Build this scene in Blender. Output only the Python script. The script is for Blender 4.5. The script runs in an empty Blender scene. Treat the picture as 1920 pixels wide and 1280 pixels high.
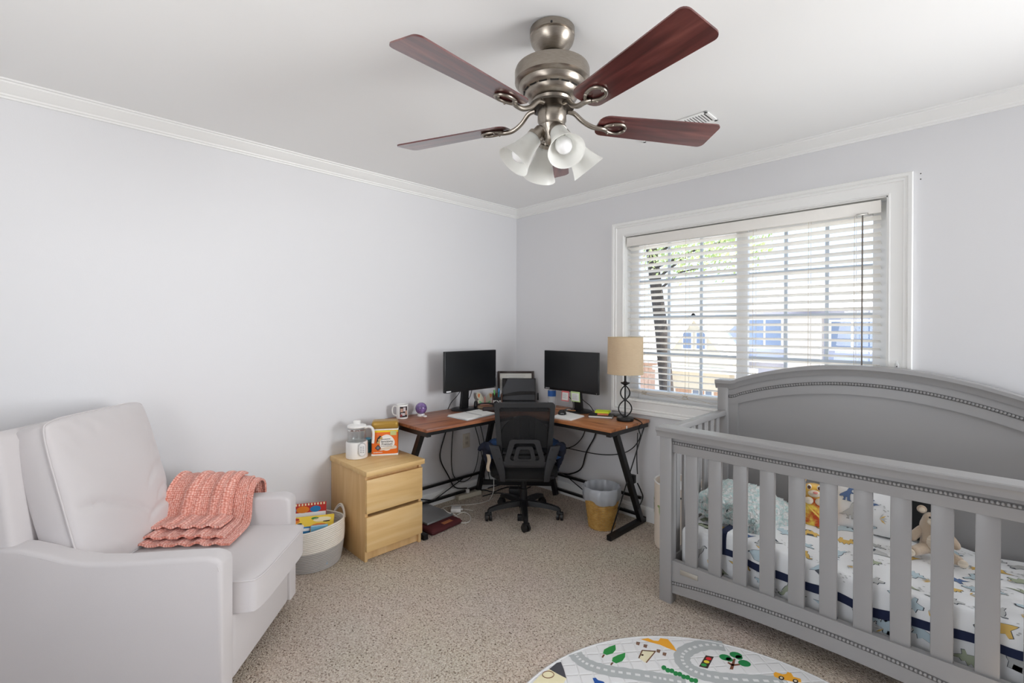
import bpy, bmesh, math, random
from mathutils import Vector, Matrix, Euler
random.seed(7)
PI = math.pi
D = bpy.data
SC = bpy.context.scene
COL = SC.collection

# ------------------------------------------------------------------ camera
CAM_F, CAM_YAW, CAM_PITCH, CAM_ROLL, CAM_SY = 881.7, math.radians(45.075), math.radians(0.192), math.radians(0.189), -23.9
CAM_C = Vector((2.975, -3.023, 1.365))
cF = Vector((-math.sin(CAM_YAW)*math.cos(CAM_PITCH), math.cos(CAM_YAW)*math.cos(CAM_PITCH), -math.sin(CAM_PITCH)))
cR0 = Vector((math.cos(CAM_YAW), math.sin(CAM_YAW), 0))
cU0 = cR0.cross(cF)
cR = math.cos(CAM_ROLL)*cR0 + math.sin(CAM_ROLL)*cU0
cU = cR.cross(cF)
cam = D.objects.new('camera', D.cameras.new('camera'))
COL.objects.link(cam)
cam.data.sensor_width = 36
cam.data.lens = CAM_F/1920*36
cam.data.shift_y = CAM_SY/1920
cam.data.clip_start = 0.02
m = Matrix((cR, cU, -cF)).transposed().to_4x4()
m.translation = CAM_C
cam.matrix_world = m
SC.camera = cam

def ray(x, y):
    return cF + cR*((x-960)/CAM_F) - cU*((y-640-CAM_SY)/CAM_F)
def onz(x, y, z=0.0):            # the point of a horizontal surface seen at a pixel
    d = ray(x, y)
    return CAM_C + d*((z-CAM_C.z)/d.z)

# ------------------------------------------------------------------ light
SKY_STRENGTH = 1.8
w = D.worlds.new('sky'); SC.world = w; w.use_nodes = True
nt = w.node_tree
bg = nt.nodes['Background']
tc = nt.nodes.new('ShaderNodeTexCoord'); sx = nt.nodes.new('ShaderNodeSeparateXYZ'); rp = nt.nodes.new('ShaderNodeValToRGB')
nt.links.new(tc.outputs['Generated'], sx.inputs[0]); nt.links.new(sx.outputs['Z'], rp.inputs[0]); nt.links.new(rp.outputs[0], bg.inputs[0])
rp.color_ramp.elements[0].position = 0.0; rp.color_ramp.elements[0].color = (0.66, 0.78, 0.94, 1)
rp.color_ramp.elements[1].position = 0.6; rp.color_ramp.elements[1].color = (0.50, 0.68, 1.0, 1)
bg.inputs[1].default_value = SKY_STRENGTH

def light(name, kind, loc, rot, energy, color=(1, 1, 1), **kw):
    l = D.lights.new(name, kind); l.energy = energy; l.color = color
    for k, v in kw.items():
        setattr(l, k, v)
    o = D.objects.new(name, l); COL.objects.link(o); o.location = loc; o.rotation_euler = rot
    return o
light('sun', 'SUN', (0, 0, 12), (0, math.radians(42), math.radians(-3)), 13.0, (1, .96, .9), angle=math.radians(1))
# fill lamps added out of view, at an added side window and rear doorway
light('side_fill_light', 'AREA', (4.62, -.50, 1.45), Vector((-.87, -.48, .03)).to_track_quat('-Z', 'Y').to_euler(), 33, (.97, .985, 1), shape='RECTANGLE', size=1.1, size_y=1.4, spread=math.radians(105))
light('rear_fill_light', 'AREA', (2.125, -4.00, 1.45), (math.radians(-128), 0, PI), 19, (1, .97, .93), shape='RECTANGLE', size=.9, size_y=1.4)
pl = light('window_portal', 'AREA', (1.87, 0.165, 1.44), (math.radians(-90), 0, 0), 1, shape='RECTANGLE', size=1.56, size_y=1.24)
pl.data.cycles.is_portal = True
pl = light('added_window_portal', 'AREA', (4.92, -.685, 1.385), (0, math.radians(90), 0), 1, shape='RECTANGLE', size=1.35, size_y=1.15)  # portal of the added side window
pl.data.cycles.is_portal = True
pl = light('added_doorway_portal', 'AREA', (2.125, -4.27, 1.025), (math.radians(90), 0, 0), 1, shape='RECTANGLE', size=.85, size_y=2.05)  # portal of the added rear doorway
pl.data.cycles.is_portal = True

SC.view_settings.view_transform = 'Standard'
SC.view_settings.look = 'None'
SC.view_settings.gamma = 1
SC.view_settings.exposure = 0.10
SC.view_settings.use_curve_mapping = False
SC.cycles.diffuse_bounces = 6
SC.cycles.max_bounces = 10
SC.cycles.transparent_max_bounces = 24
SC.cycles.sample_clamp_indirect = 6
SC.cycles.caustics_reflective = False
SC.cycles.caustics_refractive = False

# ------------------------------------------------------------------ helpers
def lin(r, g, b):
    f = lambda v: (v/255/12.92) if v/255 <= .04045 else ((v/255+.055)/1.055)**2.4
    return (f(r), f(g), f(b), 1)

MATS = {}
def mat(name, rgb, rough=.6, metal=0.0, spec=.5, noise=None, bump=None, trans=0, coat=0, sheen=0, alpha=1, sub=0):
    """noise=(scale,(r,g,b),contrast[,stretch xyz]) mixes a second colour; bump=(scale,strength[,detail])"""
    if name in MATS:
        return MATS[name]
    mt = D.materials.new(name); mt.use_nodes = True
    n = mt.node_tree.nodes; L = mt.node_tree.links
    p = n['Principled BSDF']
    p.inputs['Base Color'].default_value = lin(*rgb)
    p.inputs['Roughness'].default_value = rough
    p.inputs['Metallic'].default_value = metal
    p.inputs['Specular IOR Level'].default_value = spec
    p.inputs['Transmission Weight'].default_value = trans
    p.inputs['Coat Weight'].default_value = coat
    p.inputs['Sheen Weight'].default_value = sheen
    p.inputs['Alpha'].default_value = alpha
    co = n.new('ShaderNodeTexCoord'); mp = n.new('ShaderNodeMapping'); L.new(co.outputs['Object'], mp.inputs[0])
    if noise:
        t = n.new('ShaderNodeTexNoise'); t.inputs['Scale'].default_value = noise[0]; t.inputs['Detail'].default_value = 5
        if len(noise) > 3:
            mp.inputs['Scale'].default_value = noise[3]
        L.new(mp.outputs[0], t.inputs['Vector'])
        r = n.new('ShaderNodeValToRGB'); c = noise[2]
        r.color_ramp.elements[0].position = .5-c; r.color_ramp.elements[1].position = .5+c
        r.color_ramp.elements[0].color = lin(*rgb); r.color_ramp.elements[1].color = lin(*noise[1])
        L.new(t.outputs['Fac'], r.inputs[0]); L.new(r.outputs[0], p.inputs['Base Color'])
    if bump:
        t2 = n.new('ShaderNodeTexNoise'); t2.inputs['Scale'].default_value = bump[0]; t2.inputs['Detail'].default_value = 4
        L.new(co.outputs['Object'], t2.inputs['Vector'])
        b = n.new('ShaderNodeBump'); b.inputs['Strength'].default_value = bump[1]; b.inputs['Distance'].default_value = bump[2] if len(bump) > 2 else .004
        L.new(t2.outputs['Fac'], b.inputs['Height']); L.new(b.outputs[0], p.inputs['Normal'])
    MATS[name] = mt
    return mt

class MB:
    """collects geometry for ONE mesh object"""
    def __init__(s): s.v = []; s.f = []; s.m = []; s.cm = 0
    def add(s, vs, fs, M=None):
        o = len(s.v)
        for p in vs:
            p = Vector(p)
            s.v.append(M @ p if M else p)
        for f in fs:
            s.f.append(tuple(o+i for i in f)); s.m.append(s.cm)
        return s
    def box(s, x0, x1, y0, y1, z0, z1, M=None):
        return s.add([(x0,y0,z0),(x1,y0,z0),(x1,y1,z0),(x0,y1,z0),(x0,y0,z1),(x1,y0,z1),(x1,y1,z1),(x0,y1,z1)],
                     [(0,3,2,1),(4,5,6,7),(0,1,5,4),(1,2,6,5),(2,3,7,6),(3,0,4,7)], M)
    def bm(s, b, M=None):
        b.verts.index_update()
        s.add([v.co.copy() for v in b.verts], [[v.index for v in f.verts] for f in b.faces], M); b.free()
        return s
    def rbox(s, x0, x1, y0, y1, z0, z1, r=.01, seg=2, M=None):
        b = bmesh.new(); bmesh.ops.create_cube(b, size=1)
        for v in b.verts:
            v.co = Vector(((x0+x1)/2+v.co.x*(x1-x0), (y0+y1)/2+v.co.y*(y1-y0), (z0+z1)/2+v.co.z*(z1-z0)))
        r = min(r, (x1-x0)*.49, (y1-y0)*.49, (z1-z0)*.49)
        bmesh.ops.bevel(b, geom=b.edges[:], offset=r, segments=seg, profile=.5, affect='EDGES')
        return s.bm(b, M)
    def prism(s, poly, t0, t1, axis='z', r=0, seg=2, M=None):
        """2D outline extruded; axis z: (x,y) outline; x: (y,z); y: (x,z)"""
        def to(p, t):
            return {'z': (p[0], p[1], t), 'x': (t, p[0], p[1]), 'y': (p[0], t, p[1])}[axis]
        b = bmesh.new()
        a = [b.verts.new(to(p, t0)) for p in poly]; c = [b.verts.new(to(p, t1)) for p in poly]
        n = len(poly)
        b.faces.new(a[::-1]); b.faces.new(c)
        for i in range(n):
            b.faces.new((a[i], a[(i+1) % n], c[(i+1) % n], c[i]))
        bmesh.ops.recalc_face_normals(b, faces=b.faces[:])
        if r:
            es = [e for e in b.edges if any(len(f.verts) == n and n > 4 or f in () for f in e.link_faces)] or b.edges[:]
            bmesh.ops.bevel(b, geom=es, offset=r, segments=seg, profile=.5, affect='EDGES', clamp_overlap=True)
        return s.bm(b, M)
    def cyl(s, p0, p1, r0, r1=None, n=16, caps=True):
        r1 = r0 if r1 is None else r1
        p0 = Vector(p0); p1 = Vector(p1); d = (p1-p0).normalized()
        a = d.orthogonal().normalized(); b = d.cross(a)
        vs = []
        for p, r in ((p0, r0), (p1, r1)):
            for i in range(n):
                t = 2*PI*i/n
                vs.append(p+a*math.cos(t)*r+b*math.sin(t)*r)
        fs = [(i, (i+1) % n, n+(i+1) % n, n+i) for i in range(n)]
        if caps:
            fs += [tuple(range(n))[::-1], tuple(range(n, 2*n))]
        return s.add(vs, fs)
    def tube(s, pts, r, n=8, closed=False, caps=True):
        pts = [Vector(p) for p in pts]; k = len(pts)
        rr = r if isinstance(r, (list, tuple)) else [r]*k
        prev = None; vs = []
        for i, p in enumerate(pts):
            t = (pts[(i+1) % k]-pts[i-1]) if closed else (pts[min(i+1, k-1)]-pts[max(i-1, 0)])
            t = t.normalized() if t.length else Vector((0, 0, 1))
            a = t.orthogonal().normalized() if prev is None else (prev-t*prev.dot(t))
            a = a.normalized() if a.length > 1e-6 else t.orthogonal().normalized()
            prev = a; b = t.cross(a)
            for j in range(n):
                q = 2*PI*j/n
                vs.append(p+a*math.cos(q)*rr[i]+b*math.sin(q)*rr[i])
        fs = []
        for i in range(k if closed else k-1):
            for j in range(n):
                fs.append((i*n+j, i*n+(j+1) % n, ((i+1) % k)*n+(j+1) % n, ((i+1) % k)*n+j))
        if not closed and caps:
            fs += [tuple(range(n))[::-1], tuple(range((k-1)*n, k*n))]
        return s.add(vs, fs)
    def lathe(s, prof, n=32, M=None):
        """profile of (radius, z)"""
        vs = []; fs = []
        for r, z in prof:
            for i in range(n):
                vs.append((r*math.cos(2*PI*i/n), r*math.sin(2*PI*i/n), z))
        for k in range(len(prof)-1):
            for i in range(n):
                fs.append((k*n+i, k*n+(i+1) % n, (k+1)*n+(i+1) % n, (k+1)*n+i))
        if prof[0][0] > 1e-5: fs.append(tuple(range(n))[::-1])
        if prof[-1][0] > 1e-5: fs.append(tuple(range((len(prof)-1)*n, len(prof)*n)))
        return s.add(vs, fs, M)
    def ball(s, c, r, sc=(1, 1, 1), n=16, M=None):
        prof = [(max(1e-6, math.sin(PI*i/10)), -math.cos(PI*i/10)) for i in range(11)]
        vs = []; fs = []
        for a, z in prof:
            for i in range(n):
                vs.append(Vector((c[0]+a*math.cos(2*PI*i/n)*r*sc[0], c[1]+a*math.sin(2*PI*i/n)*r*sc[1], c[2]+z*r*sc[2])))
        for k in range(10):
            for i in range(n):
                fs.append((k*n+i, k*n+(i+1) % n, (k+1)*n+(i+1) % n, (k+1)*n+i))
        return s.add(vs, fs, M)
    def sheet(s, fn, nu, nv, thick=0):
        """fn(u,v)->point, u,v in 0..1; thick: closed slab along the normal"""
        P = [[Vector(fn(i/nu, j/nv)) for j in range(nv+1)] for i in range(nu+1)]
        vs = [P[i][j] for i in range(nu+1) for j in range(nv+1)]
        ix = lambda i, j: i*(nv+1)+j
        fs = [(ix(i, j), ix(i+1, j), ix(i+1, j+1), ix(i, j+1)) for i in range(nu) for j in range(nv)]
        if thick:
            N = []
            for i in range(nu+1):
                for j in range(nv+1):
                    a = P[min(i+1, nu)][j]-P[max(i-1, 0)][j]; b = P[i][min(j+1, nv)]-P[i][max(j-1, 0)]
                    c = a.cross(b); N.append(c.normalized() if c.length else Vector((0, 0, 1)))
            k = len(vs)
            vs = vs+[vs[q]-N[q]*thick for q in range(k)]
            fs = fs+[tuple(k+i for i in f[::-1]) for f in fs]
            ring = [ix(i, 0) for i in range(nu+1)]+[ix(nu, j) for j in range(1, nv+1)]+[ix(i, nv) for i in range(nu-1, -1, -1)]+[ix(0, j) for j in range(nv-1, 0, -1)]
            for q in range(len(ring)):
                a, b = ring[q], ring[(q+1) % len(ring)]
                fs.append((b, a, k+a, k+b))
        return s.add(vs, fs)
    def mesh(s, name, mats, angle=40):
        me = D.meshes.new(name)
        me.from_pydata([tuple(p) for p in s.v], [], s.f)
        mats = mats if isinstance(mats, (list, tuple)) else [mats]
        for q in mats: me.materials.append(q)
        if len(mats) > 1:
            me.polygons.foreach_set('material_index', s.m)
        me.polygons.foreach_set('use_smooth', [True]*len(me.polygons))
        me.update()
        me.set_sharp_from_angle(angle=math.radians(angle))
        return me
    def build(s, name, mats, parent=None, angle=40, loc=None, rz=0):
        o = D.objects.new(name, s.mesh(name, mats, angle)); COL.objects.link(o)
        if parent: o.parent = parent
        if loc is not None: o.location = loc
        if rz: o.rotation_euler = (0, 0, rz)
        return o

def tag(o, label, cat, group=None, kind=None):
    o['label'] = label; o['category'] = cat
    if group: o['group'] = group
    if kind: o['kind'] = kind
    return o
def adopt(o, parent):
    o.parent = parent
    o.matrix_parent_inverse = (Matrix.Translation(parent.location) @ parent.rotation_euler.to_matrix().to_4x4()).inverted()
    for k in ('label', 'category'):
        if k in o: del o[k]
    return o
def struct(o): o['kind'] = 'structure'; return o
def thing(name, label, cat, loc=(0, 0, 0), rz=0, group=None):
    o = D.objects.new(name, None); COL.objects.link(o); o.location = loc; o.rotation_euler = (0, 0, rz)
    o.empty_display_size = .05
    return tag(o, label, cat, group)
def put(me, name, parent, loc=(0, 0, 0), rot=(0, 0, 0)):
    o = D.objects.new(name, me); COL.objects.link(o); o.parent = parent; o.location = loc; o.rotation_euler = rot
    return o
def copy_tree(o, parent=None):
    c = o.copy(); COL.objects.link(c); c.parent = parent
    for ch in list(o.children): copy_tree(ch, c)
    return c
def text_mesh(s, size, mt, depth=.0006):
    cu = D.curves.new('lettering', 'FONT'); cu.body = s; cu.size = size; cu.extrude = depth; cu.align_x = 'CENTER'; cu.align_y = 'CENTER'
    o = D.objects.new('lettering', cu); COL.objects.link(o)
    me = D.meshes.new_from_object(o.evaluated_get(bpy.context.evaluated_depsgraph_get()))
    D.objects.remove(o); D.curves.remove(cu)
    me.materials.clear(); me.materials.append(mt)
    return me
def spline(pts, n=8):
    """Catmull-Rom through points"""
    P = [Vector(p) for p in pts]; out = []
    for i in range(len(P)-1):
        a, b, c, d = P[max(i-1, 0)], P[i], P[i+1], P[min(i+2, len(P)-1)]
        for k in range(n):
            t = k/n
            out.append(.5*((2*b)+(c-a)*t+(2*a-5*b+4*c-d)*t*t+(3*b-a-3*c+d)*t**3))
    out.append(P[-1])
    return out
def cushion(W, H, T, edge=.45, p=4, n=18, wrinkle=0, seed=0, round_r=.0, crease=()):
    """upholstered cushion: x width, z height, y thickness (front at -y); boxed edges"""
    mb = MB(); rnd = random.Random(seed); ph = [rnd.uniform(0, 6) for _ in range(6)]
    def outl(u, v):       # slightly rounded corners
        k = 1-round_r*(abs(u)**6)*(abs(v)**6)
        return u*W/2*k, v*H/2*k
    def thick(u, v):
        return T/2*(edge+(1-edge)*math.sqrt(max(0, (1-abs(u)**p)*(1-abs(v)**p))))
    def wr(u, v):
        e = max(abs(u), abs(v))
        near = math.exp(-((1-e)/.25)**2) if e < 1 else 0
        c = 0
        for (ua, va, ub, vb, dep, wd) in crease:
            t_ = max(0, min(1, ((u-ua)*(ub-ua)+(v-va)*(vb-va))/((ub-ua)**2+(vb-va)**2)))
            dd = math.hypot(u-ua-t_*(ub-ua), v-va-t_*(vb-va)-.10*math.sin(PI*t_))
            c -= dep*math.exp(-(dd/wd)**2)*math.sin(PI*(.15+.8*t_))
        return c*(1-e**8)+wrinkle*(near*.5*math.sin(17*v+9*u+ph[0])*math.sin(11*u+ph[1])+.5*math.sin(4*v+2.2*u+ph[2])*math.sin(2.3*u-1.5*v+ph[3]))*(1-e**8)
    vs = []; fs = []
    for side in (-1, 1):
        for i in range(n+1):
            for j in range(n+1):
                u = -1+2*i/n; v = -1+2*j/n
                u = math.copysign(abs(u)**.8, u); v = math.copysign(abs(v)**.8, v)
                x, z = outl(u, v)
                vs.append((x, side*(thick(u, v)+wr(u, v)), z))
    k = (n+1)**2; ix = lambda i, j: i*(n+1)+j
    for i in range(n):
        for j in range(n):
            q = (ix(i, j), ix(i+1, j), ix(i+1, j+1), ix(i, j+1)); fs.append(q); fs.append(tuple(k+t for t in q[::-1]))
    ring = [ix(i, 0) for i in range(n+1)]+[ix(n, j) for j in range(1, n+1)]+[ix(i, n) for i in range(n-1, -1, -1)]+[ix(0, j) for j in range(n-1, 0, -1)]
    for q in range(len(ring)):
        a, b = ring[q], ring[(q+1) % len(ring)]; fs.append((b, a, k+a, k+b))
    mb.add(vs, fs)
    return mb, [Vector(vs[q]) for q in ring], [Vector(vs[k+q]) for q in ring]

# ------------------------------------------------------------------ materials
M_wall = mat('wall_paint', (225, 225, 227), .85, bump=(180, .05))
M_ceil = mat('ceiling_paint', (240, 240, 239), .9)
M_trim = mat('trim_paint', (240, 240, 238), .45)
M_white = mat('white_plastic', (240, 239, 236), .35)
M_slat = mat('blind_slat', (244, 241, 235), .45)
M_black = mat('black_plastic', (22, 22, 24), .45)
M_blackm = mat('black_metal', (20, 20, 21), .4, spec=.4)
M_cord = mat('black_cord', (18, 18, 18), .6)
M_wcord = mat('white_cord', (225, 222, 215), .5)
M_nickel = mat('brushed_nickel', (168, 160, 150), .32, metal=1, noise=(60, (142, 134, 124), .3, (1, 1, 12)))
M_crib = mat('grey_crib_paint', (153, 152, 152), .34)
M_vel = mat('light_grey_velvet', (204, 199, 199), .9, sheen=.35, bump=(350, .12, .002))
M_paper = mat('paper', (240, 240, 238), .8)
M_dark = mat('dark_recess', (35, 32, 30), .9)
M_chrome = mat('satin_metal', (200, 198, 192), .3, metal=1)

def wood(name, a, b, c, scale=1.0, rough=.4, axis=0, coat=0):
    """long streaky grain along an axis"""
    mt = D.materials.new(name); mt.use_nodes = True
    n = mt.node_tree.nodes; L = mt.node_tree.links; p = n['Principled BSDF']
    co = n.new('ShaderNodeTexCoord'); mp = n.new('ShaderNodeMapping'); L.new(co.outputs['Object'], mp.inputs[0])
    s = [14*scale]*3; s[axis] = 1.2*scale; mp.inputs['Scale'].default_value = s
    t = n.new('ShaderNodeTexNoise'); t.inputs['Scale'].default_value = 2.4; t.inputs['Detail'].default_value = 8; t.inputs['Distortion'].default_value = .9
    L.new(mp.outputs[0], t.inputs['Vector'])
    r = n.new('ShaderNodeValToRGB'); e = r.color_ramp.elements
    e[0].position = .3; e[0].color = lin(*a); e[1].position = .72; e[1].color = lin(*c)
    k = e.new(.5); k.color = lin(*b)
    L.new(t.outputs['Fac'], r.inputs[0]); L.new(r.outputs[0], p.inputs['Base Color'])
    p.inputs['Roughness'].default_value = rough; p.inputs['Coat Weight'].default_value = coat; p.inputs['Coat Roughness'].default_value = .15
    return mt
M_blade = wood('mahogany_blade', (62, 26, 26), (94, 44, 42), (122, 68, 62), .9, .3, 0, .8)
M_birch = wood('birch_veneer', (212, 172, 114), (224, 187, 128), (232, 200, 146), .5, .45, 1)
M_birchv = wood('birch_side', (206, 166, 112), (216, 178, 124), (224, 190, 138), .6, .5, 2)
M_deskL = wood('rustic_board_y', (102, 56, 36), (146, 88, 58), (174, 114, 80), .55, .38, 1)
M_deskR = wood('rustic_board_x', (118, 68, 38), (166, 106, 64), (190, 130, 84), .55, .38, 0)

def carpet_mat():
    mt = D.materials.new('carpet_loops'); mt.use_nodes = True
    n = mt.node_tree.nodes; L = mt.node_tree.links; p = n['Principled BSDF']; p.inputs['Roughness'].default_value = 1; p.inputs['Specular IOR Level'].default_value = .1
    co = n.new('ShaderNodeTexCoord')
    v = n.new('ShaderNodeTexVoronoi'); v.inputs['Scale'].default_value = 190; L.new(co.outputs['Object'], v.inputs['Vector'])
    ns = n.new('ShaderNodeTexNoise'); ns.inputs['Scale'].default_value = 120; ns.inputs['Detail'].default_value = 3; L.new(co.outputs['Object'], ns.inputs['Vector'])
    n2 = n.new('ShaderNodeTexNoise'); n2.inputs['Scale'].default_value = 2.2; L.new(co.outputs['Object'], n2.inputs['Vector'])
    sep = n.new('ShaderNodeSeparateColor'); L.new(v.outputs['Color'], sep.inputs[0])
    ad = n.new('ShaderNodeMath'); ad.operation = 'MULTIPLY_ADD'; ad.inputs[1].default_value = .45; L.new(sep.outputs[0], ad.inputs[0]); L.new(ns.outputs['Fac'], ad.inputs[2])
    r = n.new('ShaderNodeValToRGB'); e = r.color_ramp.elements
    e[0].position = .40; e[0].color = lin(104, 88, 74); e[1].position = 1.0; e[1].color = lin(236, 225, 212)
    k = e.new(.66); k.color = lin(208, 193, 177); k2 = e.new(.53); k2.color = lin(190, 173, 157)
    L.new(ad.outputs[0], r.inputs[0])
    mx = n.new('ShaderNodeMix'); mx.data_type = 'RGBA'; mx.blend_type = 'MULTIPLY'; mx.inputs['Factor'].default_value = .12
    L.new(r.outputs[0], mx.inputs['A']); L.new(n2.outputs['Color'], mx.inputs['B']); L.new(mx.outputs['Result'], p.inputs['Base Color'])
    b = n.new('ShaderNodeBump'); b.inputs['Strength'].default_value = .9; b.inputs['Distance'].default_value = .006
    L.new(v.outputs['Distance'], b.inputs['Height']); b.invert = True; L.new(b.outputs[0], p.inputs['Normal'])
    return mt
def glass_mat(name, tint=(1, 1, 1), refl=.08, rough=0.0):
    mt = D.materials.new(name); mt.use_nodes = True
    n = mt.node_tree.nodes; L = mt.node_tree.links
    n.remove(n['Principled BSDF']); out = n['Material Output']
    t = n.new('ShaderNodeBsdfTransparent'); t.inputs[0].default_value = (*tint, 1)
    g = n.new('ShaderNodeBsdfGlossy'); g.inputs['Roughness'].default_value = rough
    lw = n.new('ShaderNodeLayerWeight'); lw.inputs[0].default_value = .5
    pw = n.new('ShaderNodeMath'); pw.operation = 'POWER'; pw.inputs[1].default_value = 4; L.new(lw.outputs['Facing'], pw.inputs[0])
    f = n.new('ShaderNodeMath'); f.operation = 'MULTIPLY_ADD'; f.inputs[1].default_value = .55; f.inputs[2].default_value = .035; L.new(pw.outputs[0], f.inputs[0])
    x = n.new('ShaderNodeMixShader'); L.new(f.outputs[0], x.inputs[0]); L.new(t.outputs[0], x.inputs[1]); L.new(g.outputs[0], x.inputs[2]); L.new(x.outputs[0], out.inputs[0])
    return mt
M_glass = glass_mat('window_glass')
M_clear = glass_mat('clear_jar_glass', (.975, .985, .985))
def mesh_mat():
    mt = D.materials.new('chair_mesh_fabric'); mt.use_nodes = True
    n = mt.node_tree.nodes; L = mt.node_tree.links; p = n['Principled BSDF']; out = n['Material Output']
    p.inputs['Base Color'].default_value = lin(20, 20, 22); p.inputs['Roughness'].default_value = .8
    t = n.new('ShaderNodeBsdfTransparent'); x = n.new('ShaderNodeMixShader'); x.inputs[0].default_value = .62
    L.new(t.outputs[0], x.inputs[1]); L.new(p.outputs[0], x.inputs[2]); L.new(x.outputs[0], out.inputs[0])
    return mt
def knit_mat(name, a, b, c, sx, sy):
    """rows of knit stitches in the mesh's own stitch coordinates"""
    mt = D.materials.new(name); mt.use_nodes = True
    n = mt.node_tree.nodes; L = mt.node_tree.links; p = n['Principled BSDF']; p.inputs['Roughness'].default_value = .95; p.inputs['Sheen Weight'].default_value = .3
    uv = n.new('ShaderNodeUVMap'); mp = n.new('ShaderNodeMapping'); L.new(uv.outputs[0], mp.inputs[0]); mp.inputs['Scale'].default_value = (sx, sy, 1)
    v = n.new('ShaderNodeTexVoronoi'); v.inputs['Scale'].default_value = 1; v.inputs['Randomness'].default_value = .35; L.new(mp.outputs[0], v.inputs['Vector'])
    r = n.new('ShaderNodeValToRGB'); e = r.color_ramp.elements
    e[0].position = .05; e[0].color = lin(*a); e[1].position = .62; e[1].color = lin(*c); k = e.new(.35); k.color = lin(*b)
    L.new(v.outputs['Distance'], r.inputs[0]); L.new(r.outputs[0], p.inputs['Base Color'])
    bp = n.new('ShaderNodeBump'); bp.invert = True; bp.inputs['Strength'].default_value = .8; bp.inputs['Distance'].default_value = .006
    L.new(v.outputs['Distance'], bp.inputs['Height']); L.new(bp.outputs[0], p.inputs['Normal'])
    return mt
def set_uv(o, fn):
    me = o.data; uv = me.uv_layers.new(name='UVMap')
    for l in me.loops:
        uv.data[l.index].uv = fn(l.vertex_index, me.vertices[l.vertex_index].co)

# ------------------------------------------------------------------ room shell
H = 2.405
XR, YB = 4.75, -4.10
WX0, WX1, WZ0, WZ1 = 1.112, 2.632, 0.845, 2.035          # window opening
struct(MB().box(-.15, XR+.15, YB-.15, .15, -.12, 0).build('floor', carpet_mat()))
struct(MB().box(-.15, XR+.15, YB-.15, .15, H, H+.12).build('ceiling', M_ceil))
struct(MB().box(-.15, 0, YB, .15, 0, H).build('wall_left', M_wall))
wm = MB()
wm.box(0, WX0, 0, .15, 0, H); wm.box(WX1, XR, 0, .15, 0, H); wm.box(WX0, WX1, 0, .15, 0, WZ0); wm.box(WX0, WX1, 0, .15, WZ1, H)
struct(wm.build('wall_window', M_wall))
# unseen right and rear walls; window and doorway added to let fill daylight in
S0, S1, SZ0, SZ1 = -1.25, -.12, .72, 2.05
wr_ = MB(); wr_.box(XR, XR+.15, YB, S0, 0, H); wr_.box(XR, XR+.15, S1, .15, 0, H); wr_.box(XR, XR+.15, S0, S1, 0, SZ0); wr_.box(XR, XR+.15, S0, S1, SZ1, H)
struct(wr_.build('wall_right', M_wall))
added_win = struct(D.objects.new('added_window', None)); COL.objects.link(added_win)  # unseen window added as a source for the side fill lamp
c2w = MB()
for a0, a1, b0, b1 in ((S0-.09, S0, SZ0-.09, SZ1+.09), (S1, S1+.09, SZ0-.09, SZ1+.09), (S0, S1, SZ0-.09, SZ0), (S0, S1, SZ1, SZ1+.09)): c2w.box(XR-.02, XR, a0, a1, b0, b1)
c2w.build('casing', M_trim, added_win)
s2w = MB()
for a0, a1, b0, b1 in ((S0, S0+.05, SZ0, SZ1), (S1-.05, S1, SZ0, SZ1), (S0, S1, SZ0, SZ0+.05), (S0, S1, SZ1-.05, SZ1), ((S0+S1)/2-.03, (S0+S1)/2+.03, SZ0, SZ1)): s2w.box(XR+.08, XR+.11, a0, a1, b0, b1)
s2w.build('sash', M_trim, added_win)
MB().box(XR+.094, XR+.097, S0+.05, S1-.05, SZ0+.05, SZ1-.05).build('pane', M_glass, added_win)
wb_ = MB(); wb_.box(-.15, 1.7, YB-.15, YB, 0, H); wb_.box(2.55, XR+.15, YB-.15, YB, 0, H); wb_.box(1.7, 2.55, YB-.15, YB, 2.05, H)  # doorway opening added behind the camera for the rear fill lamp
struct(wb_.build('wall_rear', M_wall))
d3 = MB(); d3.box(1.61, 1.7, YB, YB+.02, 0, 2.14); d3.box(2.55, 2.64, YB, YB+.02, 0, 2.14); d3.box(1.7, 2.55, YB, YB+.02, 2.05, 2.14)
struct(d3.build('added_door_trim', M_trim))  # casing around the added doorway
crown = [(0, H-.066), (.008, H-.066), (.010, H-.058), (.016, H-.055), (.018, H-.048), (.030, H-.040), (.046, H-.024), (.058, H-.014), (.060, H-.008), (.070, H-.006), (.072, H), (0, H)]
def run_x(prof, x0, x1, name):     # along the window wall (profile offset goes to -y), mitred at the corner
    mb = MB(); n = len(prof)
    vs = [(x0+o, -o, z) for o, z in prof]+[(x1, -o, z) for o, z in prof]
    mb.add(vs, [(i, (i+1) % n, n+(i+1) % n, n+i) for i in range(n)]+[tuple(range(n, 2*n))])
    return struct(mb.build(name, M_trim, angle=25))
def run_y(prof, y0, y1, name):
    mb = MB(); n = len(prof)
    vs = [(o, y0-o, z) for o, z in prof]+[(o, y1, z) for o, z in prof]
    mb.add(vs, [(i, n+i, n+(i+1) % n, (i+1) % n) for i in range(n)]+[tuple(range(n, 2*n))[::-1]])
    return struct(mb.build(name, M_trim, angle=25))
run_y(crown, 0, YB, 'trim_1'); run_x(crown, 0, XR, 'trim_2')
base = [(0, 0), (.014, 0), (.014, .078), (.011, .084), (.011, .088), (.006, .098), (0, .100)]
run_y(base, 0, YB, 'baseboard_left'); run_x(base, 0, XR, 'baseboard_window')

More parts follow.
